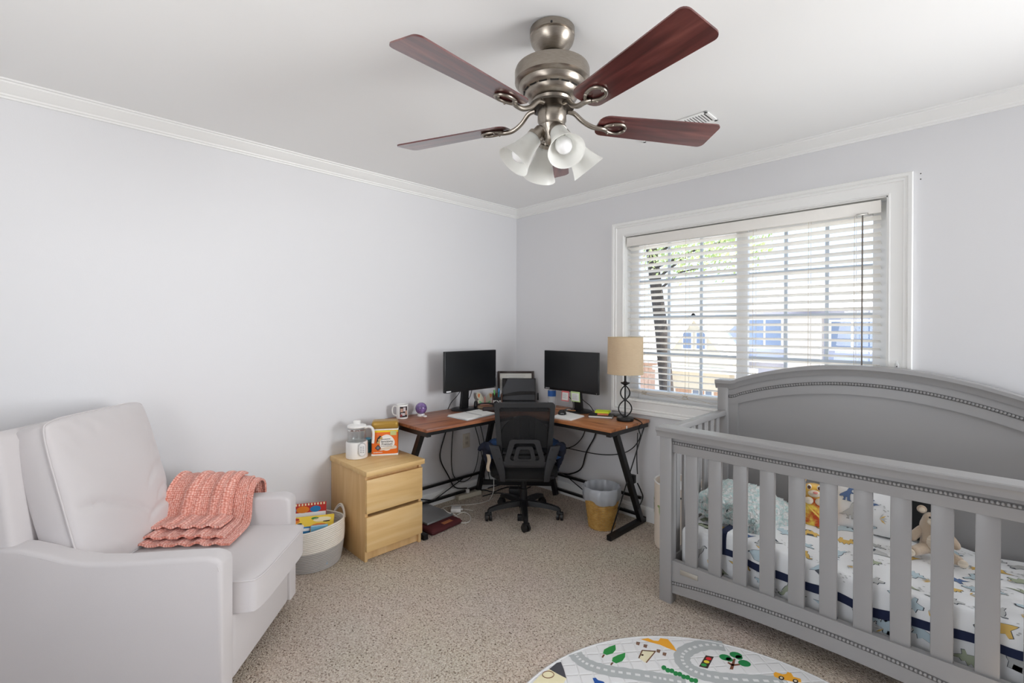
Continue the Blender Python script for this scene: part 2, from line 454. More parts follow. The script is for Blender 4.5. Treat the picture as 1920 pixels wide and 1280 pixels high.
# window: picture-frame casing, jamb liner, two sashes with muntins and panes
win = struct(D.objects.new('window_1', None)); COL.objects.link(win); win.location = (0, 0, 0)
def sweep_rect(x0, x1, z0, z1, prof):
    """profile (outward offset, projection from the wall) around a rectangle, mitred"""
    mb = MB(); n = len(prof); vs = []
    for cx, cz, sx_, sz_ in ((x0, z0, -1, -1), (x1, z0, 1, -1), (x1, z1, 1, 1), (x0, z1, -1, 1)):
        for o, d in prof: vs.append((cx+sx_*o, -d, cz+sz_*o))
    fs = []
    for k in range(4):
        for i in range(n-1):
            a = k*n+i; b = ((k+1) % 4)*n+i
            fs.append((a, b, b+1, a+1))
    return mb.add(vs, fs)
sweep_rect(WX0, WX1, WZ0, WZ1, [(0, 0), (0, .012), (.006, .016), (.012, .012), (.058, .013), (.062, .018), (.068, .018), (.074, .014), (.080, .022), (.094, .024), (.098, .018), (.098, 0)]).build('casing', M_trim, win, 25)
jm = MB(); t = .006
jm.box(WX0, WX0+t, 0, .15, WZ0, WZ1); jm.box(WX1-t, WX1, 0, .15, WZ0, WZ1); jm.box(WX0, WX1, 0, .15, WZ0, WZ0+t); jm.box(WX0, WX1, 0, .15, WZ1-t, WZ1)
jm.build('jamb', M_trim, win)
M_vinyl = mat('vinyl_sash', (236, 236, 236), .4)
M_munt = mat('backlit_grille_bar', (196, 204, 212), .4)  # grey-blue of the backlit bars put into their colour
for (a, b, y) in ((WX0+t, 1.94, .092), (1.867, WX1-t, .112)):
    z0, z1 = WZ0+t, WZ1-t; fw = .068
    s_ = MB()
    s_.rbox(a, a+fw, y-.016, y+.016, z0, z1, .004); s_.rbox(b-fw, b, y-.016, y+.016, z0, z1, .004)
    s_.rbox(a+fw, b-fw, y-.016, y+.016, z0, z0+fw, .004); s_.rbox(a+fw, b-fw, y-.016, y+.016, z1-fw, z1, .004)
    sash = s_.build('sash', M_vinyl, win)
    ga, gb, gz0, gz1 = a+fw, b-fw, z0+fw, z1-fw
    xs = [ga+(gb-ga)*k/3 for k in range(4)]; zs = [gz0+(gz1-gz0)*k/4 for k in range(5)]
    for k in (1, 2): MB().box(xs[k]-.009, xs[k]+.009, y-.006, y+.006, gz0, gz1).build('muntin', M_munt, sash)
    for k in (1, 2, 3): MB().box(ga, gb, y-.005, y+.005, zs[k]-.009, zs[k]+.009).build('muntin', M_munt, sash)
    pw, ph = (gb-ga)/3, (gz1-gz0)/4
    pm = MB().box(-pw/2+.002, pw/2-.002, -.001, .001, -ph/2+.002, ph/2-.002).mesh('pane', M_glass)
    for i in range(3):
        for j in range(4): put(pm, 'pane', sash, (ga+pw*(i+.5), y, gz0+ph*(j+.5)))

# blinds
bl = thing('window_blind', 'white horizontal slat blind hanging open inside the window frame', 'blind', (1.872, .036, .0))
bx0, bx1 = WX0+t+.012-1.872, WX1-t-.022-1.872
MB().rbox(bx0, bx1, -.038, -.030, 1.955, 2.020, .003).build('valance', M_slat, bl)
MB().rbox(bx0+.004, bx1-.004, -.028, .022, 1.978, 2.020, .003).build('headrail', M_slat, bl)
sl = MB()
def slatfn(u, v):
    y = -.025+.05*v
    return (bx0+.004+(bx1-bx0-.008)*u, y, .0018*math.sin(PI*v)-y*.26)
sl.sheet(slatfn, 1, 6, .0028)
slm = sl.mesh('slat', M_slat, 30)
z = 1.938; zl = []
while z > .945:
    put(slm, 'slat', bl, (0, 0, z)); zl.append(z); z -= .0425
MB().rbox(bx0+.004, bx1-.004, -.026, .026, zl[-1]-.058, zl[-1]-.040, .004).build('bottom_rail', M_slat, bl)
M_lad = mat('ladder_cord', (205, 196, 180), .8)
for px in (-.60, -.30, .12, .41, .62):
    c_ = MB()
    for y in (-.0275, .0275): c_.cyl((px, y, zl[-1]-.05), (px, y, 1.98), .0011, n=5)
    c_.build('ladder_cord', M_lad, bl)
MB().cyl((.655, -.034, 1.05), (.655, -.034, 1.955), .0035, n=8).build('tilt_wand', mat('wand', (120, 112, 104), .3), bl)
MB().rbox(.630, .680, -.046, -.034, 1.952, 1.962, .002).build('wand_hook', M_chrome, bl)
lc = MB()
for k, (px, q) in enumerate(((-.60, 0), (-.30, .3))):
    pts = [(px+.02*math.sin(i*1.7+q)+.0, -.030-.004*math.sin(i*2.1), .90+.012*math.sin(i*1.1+k)) for i in range(14)]
    lc.tube(spline(pts, 4), .0016, 5)
pts = [(-.72+.066*i, -.030, .902-.004*i*.5+.008*math.sin(i*1.9)) for i in range(16)]
lc.tube(spline(pts, 4), .0014, 5)
pts = [(-.70+.066*i, -.028, .893-.002*i*.5+.006*math.sin(i*1.3+1)) for i in range(16)]
lc.tube(spline(pts, 4), .0014, 5)
lc.build('pull_cord', M_lad, bl)
# small fittings around the window
cl = thing('cord_cleat', 'clear plastic cord cleat screwed to the window casing', 'cleat', (2.672, -.016, 1.17))
MB().rbox(-.009, .009, -.008, 0, -.022, .022, .003).build('plate', mat('clear_plastic', (225, 226, 226), .2), cl)
MB().rbox(-.005, .005, -.016, -.006, .012, .034, .003).build('horn', mat('clear_plastic', (225, 226, 226), .2), cl)
MB().cyl((0, -.010, .006), (0, -.008, .006), .003, n=8).build('screw', M_blackm, cl)
for dz in (0, .027):
    hole = MB().cyl((2.756, -.0012, 2.118-dz), (2.756, .006, 2.118-dz), .0028, n=10).build('screw_anchor', M_dark)
    tag(hole, ('upper' if dz == 0 else 'lower')+' of two tiny dark screw anchors beside the window casing', 'anchor', 'screw anchors beside the window')

# ------------------------------------------------------------------ outdoors
def ext(x11, z11, Y=14.0):      # measured on a plane 11 m out, moved to the plane the building really stands on
    k = (Y+3.023)/14.023
    return CAM_C.x+(x11-CAM_C.x)*k, 1.365+(z11-1.365)*k
GZ = -3.1
struct(MB().box(-40, 40, .16, 60, GZ-.2, GZ).build('ground', mat('pale_bounce_ground', (196, 190, 178), .95, noise=(3, (176, 170, 158), .2))))  # unseen ground made pale to bounce daylight up to the ceiling
M_tan = mat('tan_siding', (214, 204, 184), .9); M_brick = mat('far_brick', (196, 158, 138), .9, noise=(9, (214, 186, 168), .2))
M_roof = mat('light_shingle', (226, 220, 214), .95, noise=(12, (206, 198, 192), .2)); M_otrim = mat('outdoor_trim', (240, 240, 238), .7)
M_blue = mat('blue_grey_siding', (186, 190, 208), .85); M_bwin = mat('far_window_glass', (128, 144, 170), .25); M_stone = mat('pale_stone', (224, 214, 204), .9, noise=(6, (206, 196, 186), .2))
gh = thing('gabled_house', 'tan house with a steep white-edged gable seen through the blinds', 'house', (0, 14.2, GZ))
px_, pz_ = ext(-3.301, 1.842); lx_, lz_ = ext(-4.40, .44); rx_, rz_ = ext(-2.132, .30)
zz = lambda v: v-GZ
MB().box(-9.5, -3.75, .8, 7, 0, zz(.10)).build('wall', M_brick, gh)
rf = MB()
rf.add([(-9.9, .3, zz(.02)), (-3.5, .3, zz(.02)), (-3.5, 4, zz(1.66)), (-9.9, 4, zz(1.66)), (-9.9, 7.7, zz(.02)), (-3.5, 7.7, zz(.02)), (-9.9, .3, zz(-.08)), (-3.5, .3, zz(-.08)), (-3.5, 7.7, zz(-.08)), (-9.9, 7.7, zz(-.08))],
       [(0, 1, 2, 3), (3, 2, 5, 4), (0, 6, 7, 1), (6, 9, 8, 7), (4, 5, 8, 9), (1, 7, 8, 5, 2), (0, 3, 4, 9, 6)])
rf.build('roof', M_roof, gh)
g_ = MB().prism([(lx_+.15, zz(lz_)-1.2), (rx_-.15, zz(lz_)-1.2), (rx_-.15, zz(lz_)), (px_, zz(pz_)-.12), (lx_+.15, zz(lz_))], 0, 1.6, 'y')
gable = g_.build('gable', M_tan, gh)
for ax, az in ((lx_, lz_), (rx_, lz_)):
    b_ = MB(); v0 = Vector((ax, 0, zz(az)-.05)); v1 = Vector((px_, 0, zz(pz_)))
    dd = (v1-v0).normalized(); up = Vector((-dd.z, 0, dd.x)); up = up if up.z > 0 else -up
    vs = []
    for y in (-.12, 1.7):
        for p, o in ((v0, 0), (v1, 0), (v1, -.17), (v0, -.17)): vs.append(p+up*o+Vector((0, y, 0)))
    b_.add(vs, [(0, 1, 2, 3), (7, 6, 5, 4), (0, 4, 5, 1), (3, 2, 6, 7), (0, 3, 7, 4), (1, 5, 6, 2)]).build('bargeboard', M_otrim, gh)
for k in (-1, 1):
    xw = px_+k*.26
    wn = MB().box(xw-.2, xw+.2, -.05, .02, zz(lz_)+.30, zz(lz_)+.98).build('window', M_otrim, gh)
    MB().box(xw-.15, xw+.15, -.06, -.05, zz(lz_)+.35, zz(lz_)+.93).build('pane', M_bwin, wn)
MB().prism([(lx_+.4, zz(lz_)+.28), (rx_-.4, zz(lz_)+.28), (px_+.1, zz(lz_)+.75), (px_-.1, zz(lz_)+.75)][0:0] or [(lx_-.1, zz(-.25)), (rx_+.5, zz(-.25)), (rx_+.5, zz(-.10)), (lx_-.1, zz(-.10))], -.5, .9, 'y').build('porch_roof', M_otrim, gh)
for xk, wk in ((px_-.25, .34), (px_+.25, .34), (px_-1.35, .5)):
    dn = MB().box(xk-wk/2, xk+wk/2, .70, .82, zz(-2.2), zz(-.42)).build('window', M_otrim, gh)
    MB().box(xk-wk/2+.06, xk+wk/2-.06, .68, .70, zz(-2.1), zz(-.50)).build('pane', M_bwin, dn)
for xk in (lx_+.1, rx_+.3):
    MB().box(xk-.12, xk+.12, -.45, -.21, 0, zz(-.25)).build('porch_post', M_stone, gh)
bh = thing('blue_house', 'blue-grey house with white-trimmed windows seen through the blinds', 'house', (0, 16, GZ))
bl0 = ext(-1.74, 0, 16)[0]
MB().box(bl0, 7, 0, 7, 0, zz(1.99)).build('wall', M_blue, bh)
rb = MB(); e0, e1 = bl0-.02, 7.3
rb.add([(e0, -.4, zz(1.95)), (e1, -.4, zz(1.95)), (e1, 3.5, zz(3.2)), (e0, 3.5, zz(3.2)), (e0, 7.4, zz(1.95)), (e1, 7.4, zz(1.95))], [(0, 1, 2, 3), (3, 2, 5, 4), (0, 3, 4), (1, 5, 2), (0, 4, 5, 1)])
rb.build('roof', M_roof, bh)
for a, b in (((-1.663, 1.584), (-.852, .862)), ((.289, 1.52), (1.147, .862)), ((1.6, 1.52), (2.4, .862))):
    x0, z1 = ext(*a, 16); x1, z0 = ext(*b, 16)
    wn = MB().box(x0-.08, x1+.08, -.06, .02, zz(z0)-.08, zz(z1)+.08).build('window', M_otrim, bh)
    xm = (x0+x1)/2
    MB().box(x0, xm-.04, -.08, -.06, zz(z0), zz(z1)).build('pane', M_bwin, wn); MB().box(xm+.04, x1, -.08, -.06, zz(z0), zz(z1)).build('pane', M_bwin, wn)
x0 = ext(-.62, 0, 16)[0]; x1 = ext(.12, 0, 16)[0]
MB().box(x0, x1, -.5, .2, 0, zz(1.72)).build('chimney', M_stone, bh)
MB().box(bl0, 7, -.35, .05, zz(.10), zz(.22)).build('band', M_otrim, bh)
tr = thing('leaning_tree', 'leafy tree with a dark leaning trunk outside the window', 'tree', (-1.33, 6, GZ))
tk = MB().tube(spline([(0, 0, 0), (-.18, 0, 2.2), (-.36, 0, 4.2), (-.61, 0, 6.1), (-.75, 0, 7.4)], 6), [.17-.0028*i for i in range(25)], 10)
tk.build('trunk', mat('dark_bark', (58, 52, 48), .9, bump=(20, .6)), tr)
br = MB()
for k in range(7):
    a = random.uniform(-1, 1); z0 = 5.2+k*.25
    br.tube([(-.5-.03*k, 0, z0), (.1+.15*k, a*.5, z0+.35), (.8+.1*k, a, z0+.45+.1*a)], [.03, .018, .006], 6)
br.build('branch', mat('dark_bark', (58, 52, 48), .9), tr)
lf = MB()
for k in range(4200):
    a = random.random(); cx = -.6+2.1*random.random()**1.2; cz = 5.35+.45*random.random()+random.random()*1.7*(1-.45*(cx+.6)/2.1)
    if cz < 5.75 and random.random() < .5: continue
    cy = random.uniform(-.9, .9)
    n_ = Vector((random.uniform(-1, 1), random.uniform(-1, 1), random.uniform(-.2, 1))).normalized(); u_ = n_.orthogonal().normalized(); v_ = n_.cross(u_); s = random.uniform(.03, .055); c0 = Vector((cx, cy, cz))
    lf.add([c0-u_*s, c0+v_*s*.5, c0+u_*s, c0-v_*s*.5], [(0, 1, 2, 3)])
lo = lf.build('foliage', mat('leaf_green', (168, 190, 112), .6, noise=(6, (206, 216, 160), .2)), tr); lo['kind'] = 'stuff'

# ------------------------------------------------------------------ ceiling fan
fan = thing('ceiling_fan', 'brushed nickel ceiling fan with five dark wood blades and four frosted shades', 'ceiling fan', (1.906, -1.763, H))
MB().lathe([(.070, 0), (.078, -.004), (.078, -.026), (.073, -.030), (.077, -.034), (.073, -.048), (.062, -.064), (.046, -.078), (.040, -.084), (.036, -.086)], 36).build('canopy', M_nickel, fan)
for a in (0, PI*.9):
    MB().ball((.079*math.cos(a-.9), .079*math.sin(a-.9), -.022), .004, n=8).build('canopy_screw', M_blackm, fan)
MB().lathe([(.032, -.080), (.026, -.096), (.013, -.102), (.013, -.135)], 24).build('downrod', M_blackm, fan)
MB().lathe([(.02, -.124), (.060, -.127), (.112, -.134), (.127, -.142), (.130, -.150), (.130, -.188), (.122, -.196), (.116, -.198), (.113, -.212), (.104, -.222), (.096, -.224), (.094, -.232), (.086, -.244), (.070, -.252), (.066, -.262), (.04, -.266)], 48).build('motor_housing', M_nickel, fan)
vt = MB()
for k in range(16):
    a = 2*PI*k/16
    R_ = Matrix.Rotation(a, 4, 'Z')
    vt.add([R_ @ Vector(p) for p in ((.1005, -.014, -.2225), (.1005, .014, -.2225), (.0965, .014, -.2265), (.0965, -.014, -.2265))], [(0, 1, 2, 3)])
vt.build('vent_slot', M_dark, fan)
MB().lathe([(.070, -.262), (.078, -.266), (.078, -.274), (.050, -.280)], 32).build('flywheel', mat('dark_nickel', (90, 84, 78), .4, metal=1), fan)
MB().lathe([(.046, -.272), (.050, -.278), (.050, -.322), (.046, -.328), (.046, -.338), (.050, -.342), (.046, -.356), (.034, -.372), (.030, -.390), (.016, -.402), (.006, -.406)], 32).build('switch_housing', M_nickel, fan)
# blades and irons
def blade_mesh():
    x0, x1, w0, w1, t = .168, .625, .054, .068, .005
    pts = []
    def arc(cx, cy, r, a0, a1, n=5):
        for i in range(n+1):
            a = a0+(a1-a0)*i/n; pts.append((cx+r*math.cos(a), cy+r*math.sin(a)))
    arc(x1-.022, w1-.022, .022, PI/2, 0); arc(x1-.022, -w1+.022, .022, 0, -PI/2)
    arc(x0+.035, -w0+.035, .035, -PI/2, -PI); arc(x0+.035, w0-.035, .035, PI, PI/2)
    return MB().prism(pts, -t/2, t/2, 'z').mesh('blade', M_blade, 30)
bme = blade_mesh()
def iron_mesh():
    mb = MB()
    mb.tube(spline([(.060, 0, .042), (.085, 0, .036), (.115, 0, .008), (.150, 0, -.010), (.185, 0, -.012), (.205, .010, -.010)], 5), [.0085]*26, 8)
    ring = [(.232+.040*math.cos(a), .026*math.sin(a)*(1+.25*math.cos(a)), -.008) for a in [2*PI*i/20 for i in range(20)]]
    mb.tube(ring, .0062, 8, closed=True)
    for q in ((.268, .0), (.215, .024), (.215, -.024)): mb.ball((q[0], q[1], -.0125), .0045, n=8)
    return mb.mesh('blade_iron', M_nickel, 60)
ime = iron_mesh()
for k in range(5):
    a = math.radians(-15+72*k)
    q = Euler((math.radians(-12), 0, 0)).to_matrix().to_4x4()
    Mr = Matrix.Rotation(a, 4, 'Z') @ Matrix.Translation((0, 0, -.318)) @ q
    for me, nm in ((bme, 'blade'), (ime, 'blade_iron')):
        o = D.objects.new(nm, me); COL.objects.link(o); o.parent = fan; o.matrix_local = Mr
# light kit
def frost_mat():
    mt = D.materials.new('frosted_glass'); mt.use_nodes = True
    n = mt.node_tree.nodes; L = mt.node_tree.links; p = n['Principled BSDF']; out = n['Material Output']
    p.inputs['Base Color'].default_value = lin(246, 246, 243); p.inputs['Roughness'].default_value = .3
    t = n.new('ShaderNodeBsdfTranslucent'); t.inputs[0].default_value = lin(247, 247, 244); x = n.new('ShaderNodeMixShader'); x.inputs[0].default_value = .5
    L.new(p.outputs[0], x.inputs[1]); L.new(t.outputs[0], x.inputs[2]); L.new(x.outputs[0], out.inputs[0])
    return mt
M_frost = frost_mat()
M_bulb = mat('bulb_glass', (245, 245, 245), .15)
sh_p = [(.020, 0), (.027, -.004), (.030, -.020), (.033, -.045), (.040, -.075), (.051, -.105), (.060, -.124), (.062, -.128)]
shp = MB().lathe(sh_p[0:0]+[(r, z) for r, z in sh_p]+[(r-.0025, z+.0008) for r, z in sh_p[::-1]], 32)
shp.f = [f for f in shp.f if len(f) == 4]; shp.m = [0]*len(shp.f)
sme = shp.mesh('shade', M_frost, 60)
bulb = MB().lathe([(.012, -.02), (.013, -.045), (.024, -.070), (.029, -.088), (.024, -.106), (.012, -.115), (.0001, -.117)], 20).mesh('bulb', M_bulb, 60)
sock = MB().lathe([(.016, .032), (.022, .028), (.023, .004), (.030, .002), (.030, -.010), (.026, -.012)], 24).mesh('socket', M_nickel, 40)
for k in range(4):
    a = math.radians(-30+90*k); tilt = math.radians(40)
    Ms = Matrix.Rotation(a, 4, 'Z') @ Matrix.Translation((.058, 0, -.378)) @ Matrix.Rotation(-tilt, 4, 'Y')
    o = D.objects.new('shade', sme); COL.objects.link(o); o.parent = fan; o.matrix_local = Ms
    for me, nm in ((bulb, 'bulb'), (sock, 'socket')):
        c = D.objects.new(nm, me); COL.objects.link(c); c.parent = o
ch = MB()
ca = math.radians(-75)
for i in range(26): ch.ball((.051*math.cos(ca), .051*math.sin(ca), -.30-.0042*i), .0016, n=6)
ch.ball((.051*math.cos(ca), .051*math.sin(ca), -.415), .005, (1, 1, 1.6), n=8)
ch.build('pull_chain', M_nickel, fan)

# ceiling vent
vn = thing('ceiling_vent', 'white louvred air vent set in the ceiling behind a fan blade', 'vent', (1.83, -.705, H))
fr_ = MB(); a_, b_ = .205, .070
fr_.rbox(-a_, a_, -b_, -b_+.018, -.006, 0, .002); fr_.rbox(-a_, a_, b_-.018, b_, -.006, 0, .002); fr_.rbox(-a_, -a_+.018, -b_, b_, -.006, 0, .002); fr_.rbox(a_-.018, a_, -b_, b_, -.006, 0, .002)
fr_.build('frame', M_trim, vn)
MB().box(-a_+.018, a_-.018, -b_+.018, b_-.018, -.0015, 0).build('backing', M_dark, vn)
lv = MB().box(-.0035, .0035, -b_+.018, b_-.018, -.005, -.0015).mesh('louvre', M_trim)
for k in range(26): put(lv, 'louvre', vn, (-a_+.03+k*.014, 0, 0))

# ------------------------------------------------------------------ crib
def at(mb, root):
    l = Vector(root.location); mb.v = [p-l for p in mb.v]; return mb
CX0, CX1 = 1.83, 3.252; CXM = (CX0+CX1)/2
crib = thing('crib', 'grey wooden baby crib with arched beaded headboard in front of the window', 'crib', (CXM, -.44, 0))
def cb(mb, name, m_=None, angle=35): return at(mb, crib).build(name, m_ or M_crib, crib, angle)
for x in (CX0, CX1-.062):
    cb(MB().rbox(x, x+.062, -.83, -.775, 0, .822, .003), 'front_post')
    cb(MB().rbox(x, x+.062, -.108, -.05, 0, 1.01, .003), 'back_post')
# front cap rail: stepped moulding
def moulding_x(x0, x1, prof):
    mb = MB(); n = len(prof)
    vs = [(x0, y, z) for y, z in prof]+[(x1, y, z) for y, z in prof]
    return mb.add(vs, [(i, n+i, n+(i+1) % n, (i+1) % n) for i in range(n)]+[tuple(range(n)), tuple(range(n, 2*n))[::-1]])
cap = [(-.846, .870), (-.850, .866), (-.850, .853), (-.846, .849), (-.838, .836), (-.836, .822), (-.770, .822), (-.762, .836), (-.756, .849), (-.752, .853), (-.752, .866), (-.756, .870)]
cb(moulding_x(CX0-.014, CX1+.014, cap), 'top_rail', angle=28)
cb(MB().rbox(CX0+.062, CX1-.062, -.817, -.788, .748, .823, .002), 'apron')
cb(MB().box(CX0+.062, CX1-.062, -.8178, -.8165, .788, .806), 'bead_groove', mat('groove_shadow_grey', (96, 95, 95), .5))
def beads(path, r, name):
    mb = MB(); d = 0; last = None; step = r*2.15
    for p in path:
        p = Vector(p)
        if last is None or (p-last).length >= step:
            mb.ball(p, r, n=8); last = p
    return cb(mb, name, angle=70)
beads([(CX0+.068+.0005*i, -.819, .797) for i in range(int((CX1-CX0-.136)/.0005))], .0058, 'bead_trim')['kind'] = 'stuff'
# front bottom rail, arched lower edge
def arch(x, e, c): return e+(c-e)*(1-((x-CXM)/.65)**2)
xs = [CX0+.062+(CX1-CX0-.124)*i/24 for i in range(25)]
poly = [(x, arch(x, .052, .088)) for x in xs]+[(CX1-.062, .213), (CX0+.062, .213)]
cb(MB().prism(poly, -.817, -.788, 'y'), 'bottom_rail')
gr = MB()
for a, b in zip(xs[:-1], xs[1:]):
    gr.add([(a, -.8178, arch(a, .102, .154)-.009), (b, -.8178, arch(b, .102, .154)-.009), (b, -.8178, arch(b, .102, .154)+.009), (a, -.8178, arch(a, .102, .154)+.009)], [(0, 1, 2, 3)])
cb(gr, 'bead_groove', mat('groove_shadow_grey', (96, 95, 95), .5))
beads([(CX0+.068+.0005*i, -.819, arch(CX0+.068+.0005*i, .102, .154)) for i in range(int((CX1-CX0-.136)/.0005))], .0058, 'bead_trim')['kind'] = 'stuff'
pm = MB().rbox(-.030, .030, -.009, .009, 0, .537, .003).mesh('slat', M_crib)
for k in range(11): put(pm, 'slat', crib, (1.9825+.1118*k-CXM, -.8+.44, .212))
cb(MB().rbox(1.934, 2.021, -.8205, -.816, .161, .184, .001), 'name_plate', mat('plate_metal', (182, 178, 170), .4, metal=.6))
# sides
for x in (CX0+.008, CX1-.052):
    cb(MB().rbox(x, x+.044, -.78, -.10, .836, .868, .006, 3), 'side_rail')
    cb(MB().rbox(x+.006, x+.038, -.78, -.10, .15, .213, .003), 'side_bottom_rail')
    sm_ = MB().rbox(x+.014-CXM, x+.030-CXM, -.022, .022, .21, .838, .003).mesh('side_slat', M_crib)
    for k in range(7): put(sm_, 'side_slat', crib, (0, -.70+.085*k+.44, 0))
# headboard
def ze(x):
    q = abs(x-CXM)/.635
    return 1.050 if q >= 1 else 1.050+.126*(1-q**2.05)*(1 if q < .93 else (1-q)/.07*.9+.1)
NX = 64
hx = [CX0-.012+(CX1-CX0+.024)*i/NX for i in range(NX+1)]
def strip(prof, name, x_in=0, m_=None):
    """profile (y, dz below the arch) swept along the arch"""
    mb = MB(); n = len(prof); vs = []; fs = []
    hh = [x for x in hx if CX0+x_in-.02 <= x <= CX1-x_in+.02]
    for x in hh:
        for y, dz in prof: vs.append((x, y, ze(x)-dz))
    k = len(hh)
    for i in range(k-1):
        for j in range(n): fs.append((i*n+j, (i+1)*n+j, (i+1)*n+(j+1) % n, i*n+(j+1) % n))
    fs += [tuple(range(n))[::-1], tuple(range((k-1)*n, k*n))]
    return cb(mb.add(vs, fs), name, m_, 28)
strip([(-.118, 0), (-.122, .004), (-.122, .020), (-.118, .024), (-.110, .040), (-.106, .052), (-.045, .052), (-.034, .024), (-.034, 0)], 'headboard_cap')
def board(zt, zb, y0, y1, name, x0, x1):
    mb = MB(); vs = []; fs = []; n_ = 48
    for i in range(n_+1):
        x = x0+(x1-x0)*i/n_
        vs += [(x, y0, zb(x)), (x, y0, zt(x)), (x, y1, zt(x)), (x, y1, zb(x))]
    for i in range(n_):
        a = 4*i; b = a+4
        for j in range(4): fs.append((a+j, a+(j+1) % 4, b+(j+1) % 4, b+j))
    fs += [(3, 2, 1, 0), (4*n_, 4*n_+1, 4*n_+2, 4*n_+3)]
    return cb(mb.add(vs, fs), name)
board(lambda x: ze(x)-.05, lambda x: ze(x)-.150, -.098, -.06, 'arched_rail', CX0+.062, CX1-.062)
board(lambda x: ze(x)-.148, lambda x: .16, -.086, -.066, 'headboard_panel', CX0+.10, CX1-.10)
for x0, x1 in ((CX0+.062, CX0+.114), (CX1-.114, CX1-.062)):
    board(lambda x: ze(max(CX0+.114, min(CX1-.114, x)))-.148, lambda x: .16, -.096, -.06, 'stile', x0, x1)
strip([(-.0988, .087), (-.0988, .105), (-.097, .105), (-.097, .087)], 'bead_groove', .075, mat('groove_shadow_grey', (96, 95, 95), .5))
beads([(CX0+.072+.0005*i, -.100, ze(CX0+.072+.0005*i)-.096) for i in range(int((CX1-CX0-.144)/.0005))], .0058, 'bead_trim')['kind'] = 'stuff'
cb(MB().box(CX0+.06, CX1-.06, -.785, -.10, .130, .149), 'mattress_support', M_blackm)

# bedding ---------------------------------------------------------
M_sheet = mat('white_cotton', (236, 237, 238), .9, bump=(30, .15, .006))
M_navy = mat('navy_binding', (24, 34, 66), .9)
PRINT = [mat('print_slate_blue', (92, 116, 158), .9), mat('print_sage', (170, 178, 154), .9), mat('print_pale_blue', (190, 208, 216), .9), mat('print_mustard', (220, 184, 104), .9), mat('print_grey', (192, 193, 192), .9), mat('print_line', (84, 90, 98), .9)]
DINO = [
 # long-necked
 [(-1, -.1), (-.75, .12), (-.45, .28), (0, .36), (.3, .3), (.48, .52), (.55, .85), (.72, .98), (.98, .9), (.95, .78), (.76, .74), (.74, .4), (.62, .05), (.5, -.1), (.5, -.5), (.3, -.5), (.28, -.15), (-.15, -.15), (-.18, -.5), (-.38, -.5), (-.42, -.05), (-.7, -.02)],
 # plated
 [(-1, -.1), (-.7, .1), (-.6, .32), (-.45, .2), (-.32, .5), (-.18, .3), (0, .62), (.14, .34), (.34, .52), (.42, .22), (.62, .28), (.7, .1), (.98, .08), (1, -.08), (.7, -.16), (.52, -.2), (.5, -.52), (.3, -.52), (.26, -.22), (-.2, -.22), (-.24, -.52), (-.44, -.52), (-.48, -.15), (-.8, -.12)],
 # horned
 [(-1, .05), (-.72, .2), (-.3, .32), (.15, .34), (.32, .6), (.5, .35), (.72, .5), (.74, .22), (1, .1), (.98, -.12), (.7, -.16), (.55, -.2), (.54, -.5), (.34, -.5), (.3, -.22), (-.3, -.22), (-.33, -.5), (-.54, -.5), (-.58, -.1), (-.85, -.02)],
 # standing
 [(-1, -.35), (-.6, -.15), (-.3, .1), (0, .35), (.15, .7), (.3, .92), (.72, .92), (.86, .72), (.6, .6), (.45, .55), (.42, .3), (.62, .22), (.6, .12), (.38, .14), (.3, -.1), (.36, -.6), (.5, -.72), (.1, -.72), (.08, -.35), (-.06, -.35), (-.08, -.72), (-.35, -.72), (-.22, -.55), (-.3, -.3), (-.6, -.38)]]
def decal(mb, poly, mapf, off=.0015, cuts=2):
    """flat print that follows a surface: triangulated outline mapped point by point"""
    b = bmesh.new(); f = b.faces.new([b.verts.new((p[0], p[1], 0)) for p in poly])
    bmesh.ops.triangulate(b, faces=[f])
    if cuts:
        bmesh.ops.subdivide_edges(b, edges=[e for e in b.edges if e.calc_length() > .018], cuts=cuts, use_grid_fill=False)
        bmesh.ops.triangulate(b, faces=b.faces[:])
    b.verts.index_update()
    mb.add([mapf(v.co.x, v.co.y, off) for v in b.verts], [[v.index for v in q.verts] for q in b.faces]); b.free()
